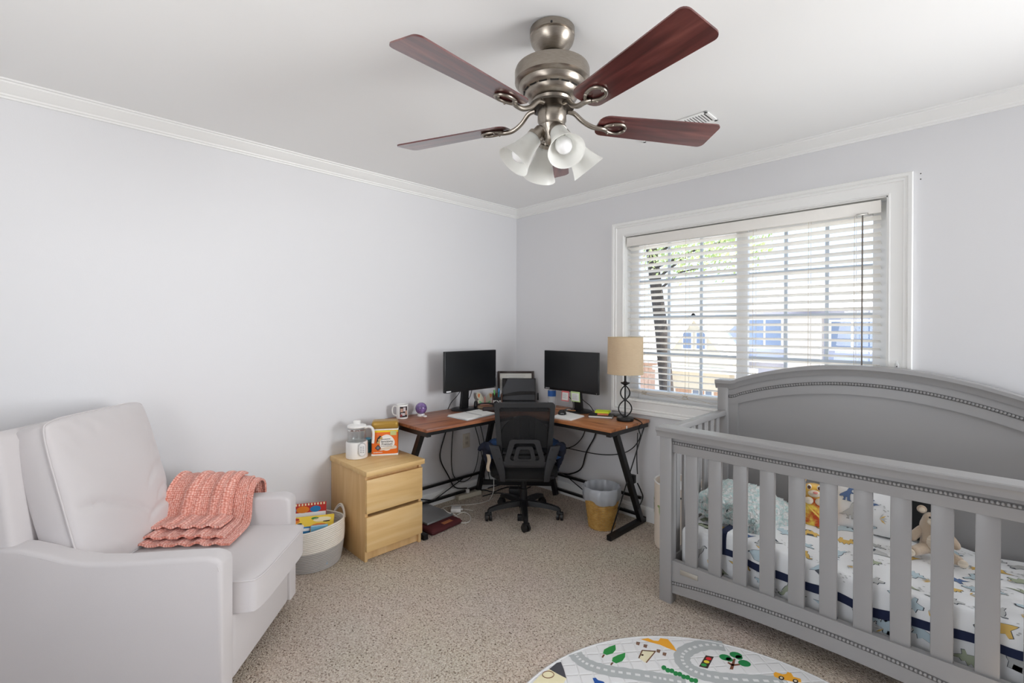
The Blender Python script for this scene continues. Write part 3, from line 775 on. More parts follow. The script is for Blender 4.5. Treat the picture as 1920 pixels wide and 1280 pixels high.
def prints(mapf, u0, u1, v0, v1, seed, pitch=.125):
    mb = MB(); rnd = random.Random(seed); k = 0
    u = u0+pitch*.4; row = 0
    while u < u1-.05:
        v = v0+pitch*(.35 if row % 2 else .75)*.8
        while v < v1-.03:
            a = rnd.uniform(-.5, .5)+(PI if rnd.random() < .4 else 0); s = rnd.uniform(.044, .060)*pitch/.125; fl = rnd.choice((-1, 1)); d = DINO[rnd.randrange(4)]
            cu, cv = u+rnd.uniform(-.02, .02), v+rnd.uniform(-.015, .015)
            tr_ = lambda p, g: (min(max(cu+s*g*(p[0]*fl*math.cos(a)-p[1]*math.sin(a)), u0), u1), min(max(cv+s*g*(p[0]*fl*math.sin(a)+p[1]*math.cos(a)), v0), v1))
            pts = [tr_(p, 1) for p in d]
            mb.cm = 5; decal(mb, [tr_(p, 1.07) for p in d], mapf, .0008)
            mb.cm = rnd.choice((0, 1, 1, 2, 2, 2, 3, 4, 4)); decal(mb, pts, mapf, .0016)
            # sprigs and pebble dots between
            du, dv = cu+pitch*.5, cv+rnd.uniform(-.05, .05)
            if u0+.03 < du < u1-.03 and v0+.03 < dv < v1-.03:
                if k % 2:
                    for q in range(9):
                        x_, y_ = du+rnd.uniform(-.028, .028), dv+rnd.uniform(-.028, .028)
                        mb.cm = 4; decal(mb, [(x_+.0042*math.cos(t_), y_+.0028*math.sin(t_)) for t_ in [2*PI*i/7 for i in range(7)]], mapf, .0012, 0)
                else:
                    for q in range(5):
                        an = -.9+q*.45+a; mb.cm = rnd.choice((3, 4, 4))
                        e_ = (du+.03*math.cos(an), dv+.03*math.sin(an)); pr_ = (-.003*math.sin(an), .003*math.cos(an)); md = (du+.016*math.cos(an), dv+.016*math.sin(an))
                        decal(mb, [(du, dv), (md[0]+pr_[0], md[1]+pr_[1]), e_, (md[0]-pr_[0], md[1]-pr_[1])], mapf, .0012, 0)
            k += 1; v += pitch*rnd.uniform(.85, 1.05)
        u += pitch*.92; row += 1
    return mb
mt_ = thing('crib_mattress', 'crib mattress in a white dinosaur-print fitted sheet', 'mattress', (2.54, -.44, .2))
MB().rbox(1.895-2.54, 3.187-2.54, -.738+.44, -.112+.44, -.05, .160, .03, 4).build('mattress_body', M_sheet, mt_)
prints(lambda u, v, o: (u, -.298-o, v), 1.92-2.54, 3.16-2.54, -.02, .130, 3, .12).build('dinosaur_print', PRINT, mt_)
prints(lambda u, v, o: (u, v, .160+o), 1.93-2.54, 2.28-2.54, -.29, .29, 9, .12).build('dinosaur_print', PRINT, mt_)
qt = thing('crib_quilt', 'white dinosaur-print quilt with navy binding spread over the crib mattress', 'quilt', (2.62, -.44, .36))
QL = .64+.10
def qmap(u, s, o=0):
    """u along the crib, s from the headboard to the hanging hem"""
    x = u; flat = .645; r = .035; arc = r*PI/2
    wob = .010*math.sin(6*u+2.1*s)+.006*math.sin(17*u+3)*math.sin(9*s+1)+.004*math.sin(31*u-12*s)
    top = .026+wob+.010*math.exp(-((s-.1)/.12)**2)
    if s < flat-r:
        y = -.118-s; z = .36+top; n = (0, 0, 1)
    elif s < flat-r+arc:
        a = (s-(flat-r))/r; y = -.118-(flat-r)-r*math.sin(a)*.6; z = .36+top-r*(1-math.cos(a)); n = (0, -math.sin(a), math.cos(a))
    else:
        y = -.118-(flat-r)-r*.6-.004*math.sin(9*u); z = .36+top-r-(s-(flat-r+arc))*(1+.10*math.sin(5*u+1)); n = (0, -1, 0)
    return Vector((x-2.62, y+.44+n[1]*o, z-.36+n[2]*o))
U0, U1 = 2.10, 3.185
MB().sheet(lambda i, j: qmap(U1+(U0-U1)*i, QL*j), 60, 44, .010).build('quilt_top', M_sheet, qt, 60)
prints(lambda u, v, o: qmap(u, v, o), U0+.02, U1-.02, .02, QL-.035, 21, .128).build('dinosaur_print', PRINT, qt)
bd = MB()
bd.sheet(lambda i, j: qmap(U1+(U0-U1)*i, QL-.030+.032*j, .003), 60, 3, .016)
bd.sheet(lambda i, j: qmap(U0+.026-.030*i, QL*j, .003), 3, 44, .016)
bd.build('binding', M_navy, qt, 60)

# folded aqua crochet blanket
M_aqua = mat('aqua_chenille', (204, 230, 228), .95, noise=(55, (244, 246, 244), .09), bump=(110, 1.0, .02), sheen=.5)
fb = thing('folded_blanket', 'folded chunky aqua and white crochet blanket at the end of the crib', 'blanket', (2.105, -.475, .385), math.radians(-12))
def layer(k, W, Dp, z0, th, seed):
    rnd = random.Random(seed); p1, p2 = rnd.uniform(0, 6), rnd.uniform(0, 6)
    b = bmesh.new(); bmesh.ops.create_cube(b, size=1); bmesh.ops.subdivide_edges(b, edges=b.edges[:], cuts=40, use_grid_fill=True)
    mb = MB()
    for v in b.verts:
        x, y, z_ = v.co*2
        q = (1-abs(x)**8*.08)*(1-abs(y)**8*.08)
        rr = math.sqrt(max(0, 1-max(abs(x), abs(y))**7))
        zz_ = z0+th/2+z_*th/2*(.35+.65*rr)
        dome = .050*math.exp(-((x+.15)**2*.8+(y-.2)**2)*1.2)-.030*max(0, x)**2-.016*max(0, -y)
        bob = .0050*math.sin(x*W*150+.6*math.sin(y*30))*math.sin(y*Dp*150+p2)
        v.co = Vector((x*W/2*q+.006*math.sin(9*y+p1)+bob, y*Dp/2*q+.006*math.sin(8*x+p2)+bob, zz_+dome*(k+1)/3+bob+.003*math.sin(40*x+p1)))
    return mb.bm(b)
for k in range(3):
    layer(k, .39-.010*k, .33-.012*k, .002+.036*k, .042, 50+k).build('fold', M_aqua, fb, 80)

# pillow, plush toys
pil = thing('crib_pillow', 'small white dinosaur-print pillow propped against the crib headboard', 'pillow', (2.60, -.24, .392))
pb, _, _ = cushion(.28, .215, .085, .12, 2.5, 16, .003, 4)
pr_ = pb.build('pillow_cover', M_sheet, pil, 60, (0, .02, .105)); pr_.rotation_euler = (math.radians(-14), 0, math.radians(6))
def pmap(u, v, o):
    a = max(0, (1-(abs(u)/.14)**2.5)*(1-(abs(v)/.1075)**2.5))
    return Vector((u, -(.0425*(.12+.88*math.sqrt(a)))-.003-o, v))
pp = prints(pmap, -.125, .125, -.092, .092, 33, .095).build('dinosaur_print', PRINT, pil, loc=(0, .02, .105)); pp.rotation_euler = pr_.rotation_euler

def skin_body(name, verts, edges, radii, mt2, parent, sub=2):
    me = D.meshes.new(name); me.from_pydata(verts, edges, []); me.update()
    o = D.objects.new(name, me); COL.objects.link(o); o.parent = parent
    md = o.modifiers.new('skin', 'SKIN'); o.modifiers.new('sub', 'SUBSURF').levels = sub; o.modifiers['sub'].render_levels = sub
    for i, r in enumerate(radii):
        me.skin_vertices[0].data[i].radius = r if isinstance(r, tuple) else (r, r)
    me.skin_vertices[0].data[0].use_root = True
    md.use_smooth_shade = True
    ev = o.evaluated_get(bpy.context.evaluated_depsgraph_get())
    m2 = D.meshes.new_from_object(ev); m2.name = name
    o.modifiers.clear(); o.data = m2; D.meshes.remove(me)
    m2.materials.clear(); m2.materials.append(mt2)
    for p in m2.polygons: p.use_smooth = True
    return o
M_bear = mat('beige_plush', (188, 168, 146), .95, sheen=.5, bump=(260, .5, .004)); M_cream = mat('cream_plush', (230, 216, 196), .95, sheen=.4, noise=(1, (214, 200, 180), .02, (1, 1, 60)), bump=(200, .3, .003))
be = thing('plush_bear', 'beige plush bear with cream belly and muzzle sitting in the crib', 'plush toy', (2.828, -.325, .398), math.radians(8)); be.scale = (.86, .86, .86)
bv = [(0, 0, .045), (0, .005, .10), (0, .005, .138), (0, 0, .178), (0, -.004, .205),
      (.04, 0, .12), (.075, -.02, .085), (.088, -.035, .058), (-.04, 0, .12), (-.075, -.02, .085), (-.088, -.035, .058),
      (.035, -.02, .032), (.072, -.065, .024), (.092, -.095, .026), (-.035, -.02, .032), (-.072, -.065, .024), (-.092, -.095, .026)]
bev = [(0, 1), (1, 2), (2, 3), (3, 4), (2, 5), (5, 6), (6, 7), (2, 8), (8, 9), (9, 10), (0, 11), (11, 12), (12, 13), (0, 14), (14, 15), (15, 16)]
skin_body('body', bv, bev, [.050, .048, .030, .046, .036, .022, .021, .018, .022, .021, .018, .028, .025, .026, .028, .025, .026], M_bear, be)
MB().ball((0, -.030, .075), .042, (.8, .55, 1.05), 16).build('belly', M_cream, be, 80)
MB().ball((0, -.038, .172), .026, (1.05, .75, .8), 16).build('muzzle', M_cream, be, 80)
for s in (-1, 1):
    e = MB().ball((s*.044, .004, .215), .020, (1, .55, 1), 12).build('ear', M_bear, be, 80)
    MB().ball((s*.044, -.005, .214), .013, (1, .4, 1), 12).build('inner_ear', M_cream, e, 80)
    MB().ball((s*.017, -.042, .194), .005, n=10).build('eye', M_black, be, 80)
    MB().ball((s*.094, -.118, .028), .019, (1, .35, 1), 12).build('foot_pad', M_cream, be, 80)
MB().ball((0, -.058, .180), .007, (1.2, .8, .8), 10).build('nose', mat('plush_nose', (96, 76, 64), .6), be, 80)
sm2 = MB().tube(spline([(-.013, -.055, .160), (-.006, -.058, .155), (0, -.0585, .158), (.006, -.058, .155), (.013, -.055, .160)], 4), .0012, 5).build('mouth', mat('plush_nose', (96, 76, 64), .6), be)
bb = thing('black_pouch', 'black fabric pouch behind the beige plush bear', 'pouch', (2.74, -.165, .392), math.radians(10))
pbm, _, _ = cushion(.15, .20, .05, .2, 3, 10, .003, 8); q = pbm.build('pouch_body', mat('black_fabric', (20, 20, 22), .9), bb, 60, (0, 0, .10)); q.rotation_euler = (math.radians(-10), 0, 0)
MB().tube(spline([(-.07, -.01, .19), (-.075, -.02, .205), (0, -.01, .215), (.07, -.01, .2)], 5), .003, 6).build('drawstring', mat('white_cotton', (236, 237, 238), .9), bb)
M_yel = mat('yellow_plush', (238, 190, 84), .95, sheen=.4, bump=(240, .4, .004)); M_swad = mat('yellow_print_wrap', (240, 214, 96), .9, noise=(28, (206, 84, 50), .09))
yt = thing('plush_toy', 'yellow plush toy wrapped in a leaf-print swaddle beside the crib pillow', 'plush toy', (2.385, -.315, .395), math.radians(14))
skin_body('body', [(0, 0, .05), (0, 0, .10), (0, 0, .135), (0, -.002, .172), (0, -.004, .20)], [(0, 1), (1, 2), (2, 3), (3, 4)], [.050, .044, .030, .050, .040], M_yel, yt)
MB().ball((0, -.040, .162), .024, (1.1, .7, .75), 14).build('muzzle', M_cream, yt, 80)
MB().ball((.004, -.062, .172), .008, (1.3, .7, .8), 10).build('nose', mat('pink_nose', (222, 140, 130), .6), yt, 80)
for s in (-1, 1):
    ey = MB().ball((s*.021, -.043, .193), .012, (.85, .5, 1.1), 12).build('eye', mat('eye_white', (238, 232, 222), .3), yt, 80)
    MB().ball((s*.021, -.048, .192), .008, (.9, .45, 1.1), 12).build('iris', mat('brown_iris', (88, 52, 32), .2), ey, 80)
    MB().ball((s*.048, .002, .216), .020, (.8, .5, 1.1), 12).build('ear', M_yel, yt, 80)
    MB().ball((s*.022, -.052, .128), .019, (1, .9, .9), 12).build('paw', M_cream, yt, 80)
sw = MB().lathe([(.030, 0), (.060, .006), (.072, .04), (.068, .09), (.058, .125), (.050, .134), (.046, .128), (.05, .09)], 28)
sw.v = [Vector((p.x*1.0, p.y*.8, p.z+.010*math.sin(3*math.atan2(p.y, p.x)+1)*(p.z/.13))) for p in sw.v]
sw.build('swaddle', M_swad, yt, 60)
MB().tube(spline([(-.055, -.028, .125), (-.01, -.060, .085), (.03, -.056, .045), (.045, -.045, .01)], 6), [.004]*19, 6).build('swaddle_hem', mat('wrap_hem', (236, 200, 100), .9), yt)

# ------------------------------------------------------------------ armchair
AC = Vector((1.093, -2.58, 0)); ARZ = math.atan2(-.656, .755)
arm = thing('armchair', 'light grey upholstered glider armchair with sloping arms by the wall', 'armchair', AC, ARZ)
def arm_profile():
    top = [(-.022, .548), (-.05, .556), (-.20, .551), (-.36, .545), (-.44, .547), (-.52, .560), (-.60, .584), (-.67, .601), (-.72, .604), (-.76, .596)]
    return [(0, .055), (0, .520), (-.006, .538)]+top+[(-.775, .57), (-.775, .055)]
for x0, x1 in ((-.086, 0), (-.68, -.594)):
    MB().prism(arm_profile(), x0, x1, 'x', .016, 4).build('arm', M_vel, arm, 50)
pp_ = arm_profile()[1:-1]
for x in (-.004, -.676):
    MB().tube([(x+(.001 if x > -.1 else -.001), p[0]-.010 if i == 0 else p[0]*.975-.008, p[1]-.016) for i, p in enumerate(pp_)], .003, 6).build('arm_piping', M_vel, arm, 80)
MB().rbox(-.596, -.084, -.74, -.004, .055, .30, .02, 3).build('seat_base', M_vel, arm, 50)
MB().rbox(-.60, -.08, -.66, -.10, .0, .056, .01).build('glider_base', M_blackm, arm)
# leaning outer back
ob = MB().prism([(-.655, .25), (-.745, .955), (-.770, .985), (-.815, .985), (-.835, .955), (-.775, .08), (-.70, .08)], -.665, -.015, 'x', .02, 3)
ob.build('backrest', M_vel, arm, 50)
bc, rf_, rb_ = cushion(.515, .60, .20, .52, 3.2, 60, .010, 2, .06, ((-.98, -.10, .35, -.62, .024, .045), (.95, -.02, .35, -.22, .017, .04), (.97, .2, .6, .12, .006, .05), (.96, -.35, .5, -.5, .015, .04), (.97, .5, .72, .42, .006, .04), (.3, .97, .22, .75, .006, .05), (-.2, .97, -.3, .7, .008, .05), (.6, .97, .5, .8, .006, .04), (.96, -.6, .2, -.72, .013, .04)))
o = bc.build('back_cushion', M_vel, arm, 60, (-.340, -.645, .715)); o.rotation_euler = (math.radians(-15), 0, PI)
pg = MB().tube([(p.x*1.004, p.y, p.z*1.004) for p in rf_], .0035, 6, closed=True).build('piping', M_vel, o, 80)
sc_, r1, r2 = cushion(.505, .70, .15, .78, 4, 24, .003, 5, .05)
o = sc_.build('seat_cushion', M_vel, arm, 60, (-.340, -.268, .362)); o.rotation_euler = (math.radians(90), 0, 0)
MB().tube([(p.x*1.003, p.y, p.z*1.003) for p in r2], .0032, 6, closed=True).build('piping', M_vel, o, 80)

# knitted throw: over the far arm, down its inner side and out on the seat
M_knit = knit_mat('coral_knit', (250, 214, 202), (238, 172, 156), (206, 124, 106), 46, 62)
th = thing('throw_blanket', 'coral pink knitted throw folded over armchair arm and seat', 'throw', AC, ARZ)
def throw_layer(k, n0, n1, path, lift, seed):
    rnd = random.Random(seed); p1 = rnd.uniform(0, 6)
    sp = spline([(0, a, b) for a, b in path], 8); L_ = len(sp)-1
    # arc length
    acc = [0]
    for i in range(L_): acc.append(acc[-1]+(sp[i+1]-sp[i]).length)
    def fn(u, v):
        i = min(int(v*L_), L_-1); f = v*L_-i
        p = sp[i].lerp(sp[i+1], f); t_ = (sp[i+1]-sp[i]).normalized(); nr = Vector((0, -t_.z, t_.y))
        rip = .012*math.sin(u*(9+3*k)+p1+1.2*v)*(.25+.75*math.sin(PI*min(1, v*1.15)))+.006*math.sin(u*33+v*4+p1)
        if nr.z < 0: nr = -nr
        p = p+nr*(lift+max(-.002, rip)+.004)
        sk = .05*v*(u-.5)
        n_ = n0+(n1-n0)*u+sk+.006*math.sin(7*v+p1)
        return (p.y, n_, p.z)
    mb = MB(); nu, nv = 44, 44
    mb.sheet(fn, nu, nv, .009)
    o = mb.build('fold', M_knit, th, 80)
    cnt = (nu+1)*(nv+1)
    tot = acc[-1]
    set_uv(o, lambda vi, co: (((vi % cnt)//(nv+1))/nu*abs(n1-n0)*2.4, ((vi % cnt) % (nv+1))/nv*tot*2.4))
    return o
path0 = [(-.700, .50), (-.694, .585), (-.655, .612), (-.605, .598), (-.580, .545), (-.565, .485), (-.525, .452), (-.44, .448), (-.325, .448)]
path1 = [(-.690, .575), (-.655, .615), (-.605, .605), (-.575, .555), (-.555, .495), (-.515, .462), (-.44, .458), (-.350, .457)]
path2 = [(-.670, .612), (-.630, .620), (-.590, .590), (-.562, .525), (-.535, .475), (-.49, .466), (-.400, .466)]
throw_layer(0, -.51, -.17, path0, .000, 1)
throw_layer(1, -.50, -.20, path1, .012, 2)
throw_layer(2, -.52, -.24, path2, .026, 3)

# ------------------------------------------------------------------ nightstand
ns = thing('nightstand', 'birch two-drawer nightstand against the wall beside the desk', 'nightstand', (0, -1.513, 0))
hw = .192
def nb(mb, name, m_=M_birchv): return mb.build(name, m_, ns)
for y in (-hw, hw-.018): nb(MB().rbox(.004, .455, y, y+.018, 0, .502, .0015), 'side_panel')
nb(MB().box(.004, .014, -hw+.018, hw-.018, 0, .502), 'back_panel')
nb(MB().rbox(.002, .487, -hw-.008, hw+.006, .502, .532, .002), 'top', M_birch)
nb(MB().box(.42, .438, -hw+.018, hw-.018, .004, .062), 'plinth')
nb(MB().box(.40, .44, -hw+.018, hw-.018, .455, .502), 'rail')
for z0, z1 in ((.062, .262), (.283, .478)):
    d_ = MB().rbox(.452, .473, -hw+.002, hw-.002, z0, z1, .0015).build('drawer', M_birch, ns)
    MB().box(.40, .452, -hw+.02, hw-.02, z0+.01, z1-.004).build('drawer_box', M_birchv, d_)

# electric kettle
kt = thing('electric_kettle', 'white electric kettle with glass jug on the nightstand', 'kettle', (.155, -1.605, .532), math.radians(42))
MB().lathe([(.060, 0), (.066, .003), (.067, .010), (.067, .098), (.065, .104), (.060, .106), (.058, .098)], 36).build('base', M_white, kt)
pn = MB().prism([(.022*math.cos(a), .064+(.020 if math.sin(a) > 0 else -.020)+.022*math.sin(a)) for a in [2*PI*i/24 for i in range(24)]], -.0705, -.058, 'y').build('control_panel', mat('kettle_ring', (188, 190, 192), .3), kt)
pn.location = (.030, .008, 0); pn.rotation_euler = (0, 0, math.radians(22))
pf = MB().prism([(.018*math.cos(a), .064+(.020 if math.sin(a) > 0 else -.020)+.018*math.sin(a)) for a in [2*PI*i/24 for i in range(24)]], -.0725, -.0700, 'y').build('display', mat('kettle_face', (232, 233, 234), .25), pn)
ic = MB()
for k in range(8):
    ic.box(-.012+.014*(k % 2), -.003+.014*(k % 2), -.0732, -.0724, .045+.011*(k//2), .050+.011*(k//2))
ic.build('icon', mat('kettle_icon', (150, 154, 160), .5), pf)
jug = MB().lathe([(.056, .101), (.058, .105), (.0575, .150), (.055, .190), (.056, .196), (.054, .196), (.053, .150), (.054, .108), (.0, .105)], 36)
jug.build('jug', M_clear, kt)
MB().lathe([(.0525, .1085), (.0525, .150), (.0, .150)], 30).build('water', glass_mat('water', (.97, .98, .985)), kt)
MB().sheet(lambda u, v: (.0572*math.cos(-2.6+2.4*u), .0572*math.sin(-2.6+2.4*u), .176+.008*v), 20, 1).build('marking', mat('jug_print', (120, 96, 90), .6, noise=(40, (236, 236, 236), .04)), kt)
MB().lathe([(.058, .194), (.060, .198), (.056, .206), (.040, .212), (.0, .214)], 36).build('lid', M_white, kt)
MB().rbox(-.022, .022, -.011, .011, .206, .236, .005, 3).build('lid_knob', M_white, kt)
MB().tube(spline([(.052, .0, .190), (.075, .0, .196), (.098, 0, .188), (.107, 0, .160), (.106, 0, .115), (.103, 0, .092)], 6), [.0085]*31, 10).build('handle', M_white, kt)
# formula tin
tn = thing('powder_tub', 'orange tub with gold lid lettered Sensitivity Premium on the nightstand', 'tub', (.205, -1.432, .532), math.radians(57))
MB().rbox(-.083, .083, -.052, .052, 0, .166, .014, 4).build('tub_body', mat('tub_orange', (233, 112, 34), .4), tn)
MB().rbox(-.085, .085, -.054, .054, 0, .014, .006, 3).build('tub_foot', M_white, tn)
MB().rbox(-.0838, .0838, -.0528, .0528, .146, .166, .010, 3).build('yellow_band', mat('tub_yellow', (240, 208, 40), .4), tn)
MB().rbox(-.086, .086, -.055, .055, .164, .174, .006, 3).build('rim', M_white, tn)
ld = MB().rbox(-.084, .084, -.053, .053, .172, .222, .018, 4); ld.build('lid', mat('gold_lid', (176, 138, 58), .3, metal=.25), tn)
MB().rbox(-.0848, .0848, -.0538, .0538, .172, .188, .010, 3).build('lid_skirt', mat('gold_skirt', (150, 116, 48), .3, metal=.25), tn)
M_lblw = mat('label_white', (238, 236, 232), .5); M_lblk = mat('label_ink', (48, 44, 50), .6)
lb = MB(); yy = -.0535
lb.prism([(.012+.047*math.cos(a)*(1+.08*math.cos(3*a)), .085+.052*math.sin(a)) for a in [2*PI*i/28 for i in range(28)]], yy-.0012, yy+.003, 'y'); lb.build('label', M_lblw, tn)
MB().prism([(-.032, .034), (.072, .046), (.076, .056), (.064, .066), (-.02, .052)], yy-.002, yy, 'y').build('ribbon', mat('label_cream', (222, 208, 190), .6), tn)
MB().prism([(-.042, .036), (-.024, .054), (-.042, .072), (-.060, .054)], yy-.002, yy, 'y').build('diamond', M_lblk, tn)
MB().prism([(-.042, .042), (-.030, .054), (-.042, .066), (-.054, .054)], yy-.0026, yy-.001, 'y').build('diamond_face', mat('label_steel', (120, 124, 132), .5), tn)
MB().prism([(-.052, .084), (-.046, .116), (-.030, .132), (-.022, .128), (-.036, .110), (-.040, .086)], yy-.002, yy, 'y').build('swoosh', M_lblk, tn)
for x_, z_ in ((-.040, .088), (-.034, .104), (-.022, .116)):
    MB().cyl((x_, yy-.0026, z_), (x_, yy, z_), .008, n=14).build('picture_dot', mat('label_wheat', (196, 170, 110), .6), tn)
for s_, zt, hh in (('Sensitivity', .093, .019), ('Premium', .076, .019)):
    put(text_mesh(s_, hh, M_lblk), 'lettering', tn, (.014, yy-.0018, zt), (PI/2, 0, 0))
# lines of small print too blurred to read: plain marks of their length
def fine_print(x0, x1, zc, h, m_):
    d = MB(); x = x0; k = 0
    while x < x1:
        wd = (.006, .0045, .008)[k % 3]; d.box(x, min(x+wd, x1), yy-.0020, yy+.002, zc-h/2, zc+h/2); x += wd+.0016; k += 1
    d.build('fine_print', m_, tn)['kind'] = 'stuff'
fine_print(-.012, .036, .108, .0036, M_lblk); fine_print(-.024, .046, .0635, .0028, M_lblk); fine_print(-.070, -.014, .024, .0036, M_lblw)
MB().cyl((-.018, yy-.0022, .108), (-.018, yy, .108), .0036, n=10).build('emblem', M_lblk, tn)
MB().box(.034, .072, yy-.0016, yy+.002, .132, .160).build('corner_patch', mat('label_sage', (196, 200, 132), .6), tn)
tl = thing('teal_scoop_cup', 'small teal plastic cup between the kettle and the tub', 'cup', (.088, -1.492, .532))
M_teal = mat('teal_plastic', (30, 132, 168), .35)
MB().lathe([(.024, 0), (.026, .004), (.030, .070), (.031, .074), (.029, .074), (.025, .010), (0, .008)], 24).build('cup', M_teal, tl)
MB().lathe([(.032, .072), (.033, .078), (.030, .090), (.012, .096), (0, .097)], 24).build('lid', mat('teal_lid', (70, 160, 190), .3), tl)

# ------------------------------------------------------------------ rope basket with books
BK = (.205, -1.915)
bs = thing('rope_basket', 'white and grey coiled rope basket on carpet between armchair and nightstand', 'basket', (BK[0], BK[1], 0))
def coil(z, r): return [(r*math.cos(a), r*math.sin(a), z+.012*math.cos(2*(a-.4))*(z/.23)**2) for a in [2*PI*i/48 for i in range(48)]]
NC = 23
for k in range(NC):
    z = .006+k*.0102; r = .160+.022*math.sin(min(1, z/.2)*PI*.55)
    MB().tube(coil(z, r), .0062, 6, closed=True).build('rope_coil', mat('rope_white', (232, 226, 216), .9, bump=(300, .3, .002)) if k > 10 else mat('rope_grey', (176, 172, 168), .9, bump=(300, .3, .002)), bs, 80)
MB().lathe([(.0, .004), (.16, .004)], 40).build('bottom', mat('rope_grey', (176, 172, 168), .9), bs)
for a0 in (math.radians(92), math.radians(272)):
    def hp(a, dz): return ((.184+.004)*math.cos(a), (.184+.004)*math.sin(a), .232+dz)
    for q in (0, .011):
        MB().tube(spline([hp(a0-.36, -.014), hp(a0-.26, .004+q), hp(a0-.13, .026+q), hp(a0, .034+q), hp(a0+.13, .026+q), hp(a0+.26, .004+q), hp(a0+.36, -.014)], 6), .0060, 6).build('handle', mat('rope_white', (232, 226, 216), .9), bs, 80)
def book(name, label, w_, h_, t_, cover, loc, rot, cat='book', deco=None, group='picture books in the rope basket'):
    b = thing(name, label, cat, loc, 0, group); b.rotation_euler = rot
    MB().rbox(-w_/2+.003, w_/2-.003, -t_/2+.002, t_/2-.002, .002, h_-.003, .001).build('pages', M_paper, b)
    cv = MB(); cv.box(-w_/2, w_/2, -t_/2, -t_/2+.002, 0, h_); cv.box(-w_/2, w_/2, t_/2-.002, t_/2, 0, h_); cv.box(-w_/2, -w_/2+.002, -t_/2+.002, t_/2-.002, 0, h_)
    cv.build('cover', cover, b)
    for dm, polys in (deco or []):
        for poly in polys: MB().prism(poly, -t_/2-.0008, -t_/2, 'y').build('cover_picture', dm, b)
    return b
def blob(cx, cz, rx, rz_, n=14): return [(cx+rx*math.cos(2*PI*i/n), cz+rz_*math.sin(2*PI*i/n)) for i in range(n)]
Y_ = mat('cover_yellow', (240, 206, 66), .5); O_ = mat('cover_orange', (228, 130, 40), .5); R_c = mat('cover_red', (196, 50, 44), .5); G_c = mat('cover_green', (66, 142, 60), .5); B_c = mat('cover_blue', (44, 130, 190), .5); LB = mat('cover_light_blue', (124, 188, 220), .4); C_c = mat('cover_cream', (240, 228, 190), .6); K_c = mat('cover_ink', (40, 34, 34), .6)
rz45 = math.radians(62)
# checkered-border book standing at the back
ck = []
for i in range(14):
    ck.append([(-.12+.0172*i, .228), (-.12+.0172*(i+.5), .228), (-.12+.0172*(i+.5), .240), (-.12+.0172*i, .240)])
book('picture_book', 'tall book with a checkered red and blue border standing in the rope basket', .24, .24, .012, R_c, (.132, -1.925, .065), (math.radians(-8), 0, rz45),
     deco=[(C_c, ck), (B_c, [blob(-.075, .205, .030, .022), blob(.06, .205, .03, .018)]), (O_, [blob(-.01, .206, .036, .02)]), (M_paper, [[(-.118, .10), (.118, .10), (.118, .188), (-.118, .188)]])])
Z_ = lambda polys: [[(x, z*.79) for x, z in p] for p in polys]
book('picture_book', 'yellow book of cartoon vehicles slanting out of the rope basket', .25, .150, .012, Y_, (.285, -1.957, .168), (math.radians(-62), 0, rz45),
     deco=[(O_, Z_([blob(.045, .085, .05, .032), blob(-.09, .15, .03, .02)])), (R_c, Z_([blob(-.075, .045, .042, .026), blob(-.085, .168, .02, .012)])), (C_c, Z_([blob(.06, .15, .05, .022), blob(-.01, .03, .03, .012), [(-.125, 0), (.125, 0), (.125, .012), (-.125, .012)]])), (K_c, Z_([blob(-.06, .05, .012, .008), blob(.055, .09, .014, .008), blob(.085, .13, .02, .006), blob(-.06, .125, .014, .007)])), (G_c, Z_([blob(.02, .165, .02, .012)]))])
book('picture_book', 'green book half hidden below the yellow vehicles book', .21, .135, .014, G_c, (.300, -1.965, .035), (math.radians(-14), 0, rz45), deco=[(B_c, [blob(.07, .11, .03, .016)]), (R_c, [blob(-.07, .11, .03, .016)])])
book('picture_book', 'white-spined blue book in front in the rope basket', .10, .205, .016, B_c, (.300, -2.012, .035), (math.radians(-6), 0, rz45), deco=[(M_paper, [[(-.05, .186), (.05, .186), (.05, .201), (-.05, .201)]])])
book('picture_book', 'light blue padded book at the front rim of the rope basket', .088, .215, .020, LB, (.347, -1.925, .030), (math.radians(-3), 0, rz45), deco=[(R_c, [blob(.0, .15, .03, .015)])])

# ------------------------------------------------------------------ L-shaped desk
DZ = .725
dk = thing('corner_desk', 'L-shaped corner desk with rustic wood boards and black metal legs', 'desk', (0, 0, 0))
MB().rbox(.032, .532, -1.335, -.515, DZ-.02, DZ, .002).build('board', M_deskL, dk)
MB().rbox(.032, .532, -.513, -.032, DZ-.02, DZ, .002).build('board', M_deskL, dk)
MB().rbox(.534, 1.335, -.512, -.032, DZ-.02, DZ, .002).build('board', M_deskR, dk)
def bar(p0, p1, w_, h_=None, up=(0, 0, 1)):
    p0 = Vector(p0); p1 = Vector(p1); d = (p1-p0).normalized(); u = Vector(up); s_ = d.cross(u)
    if s_.length < 1e-4: s_ = d.orthogonal()
    s_.normalize(); u = s_.cross(d); h_ = h_ or w_
    vs = []
    for p in (p0, p1):
        for a, b in ((-1, -1), (1, -1), (1, 1), (-1, 1)): vs.append(p+s_*a*w_/2+u*b*h_/2)
    return MB().add(vs, [(0, 3, 2, 1), (4, 5, 6, 7), (0, 1, 5, 4), (1, 2, 6, 5), (2, 3, 7, 6), (3, 0, 4, 7)])
zt = DZ-.02-.0155
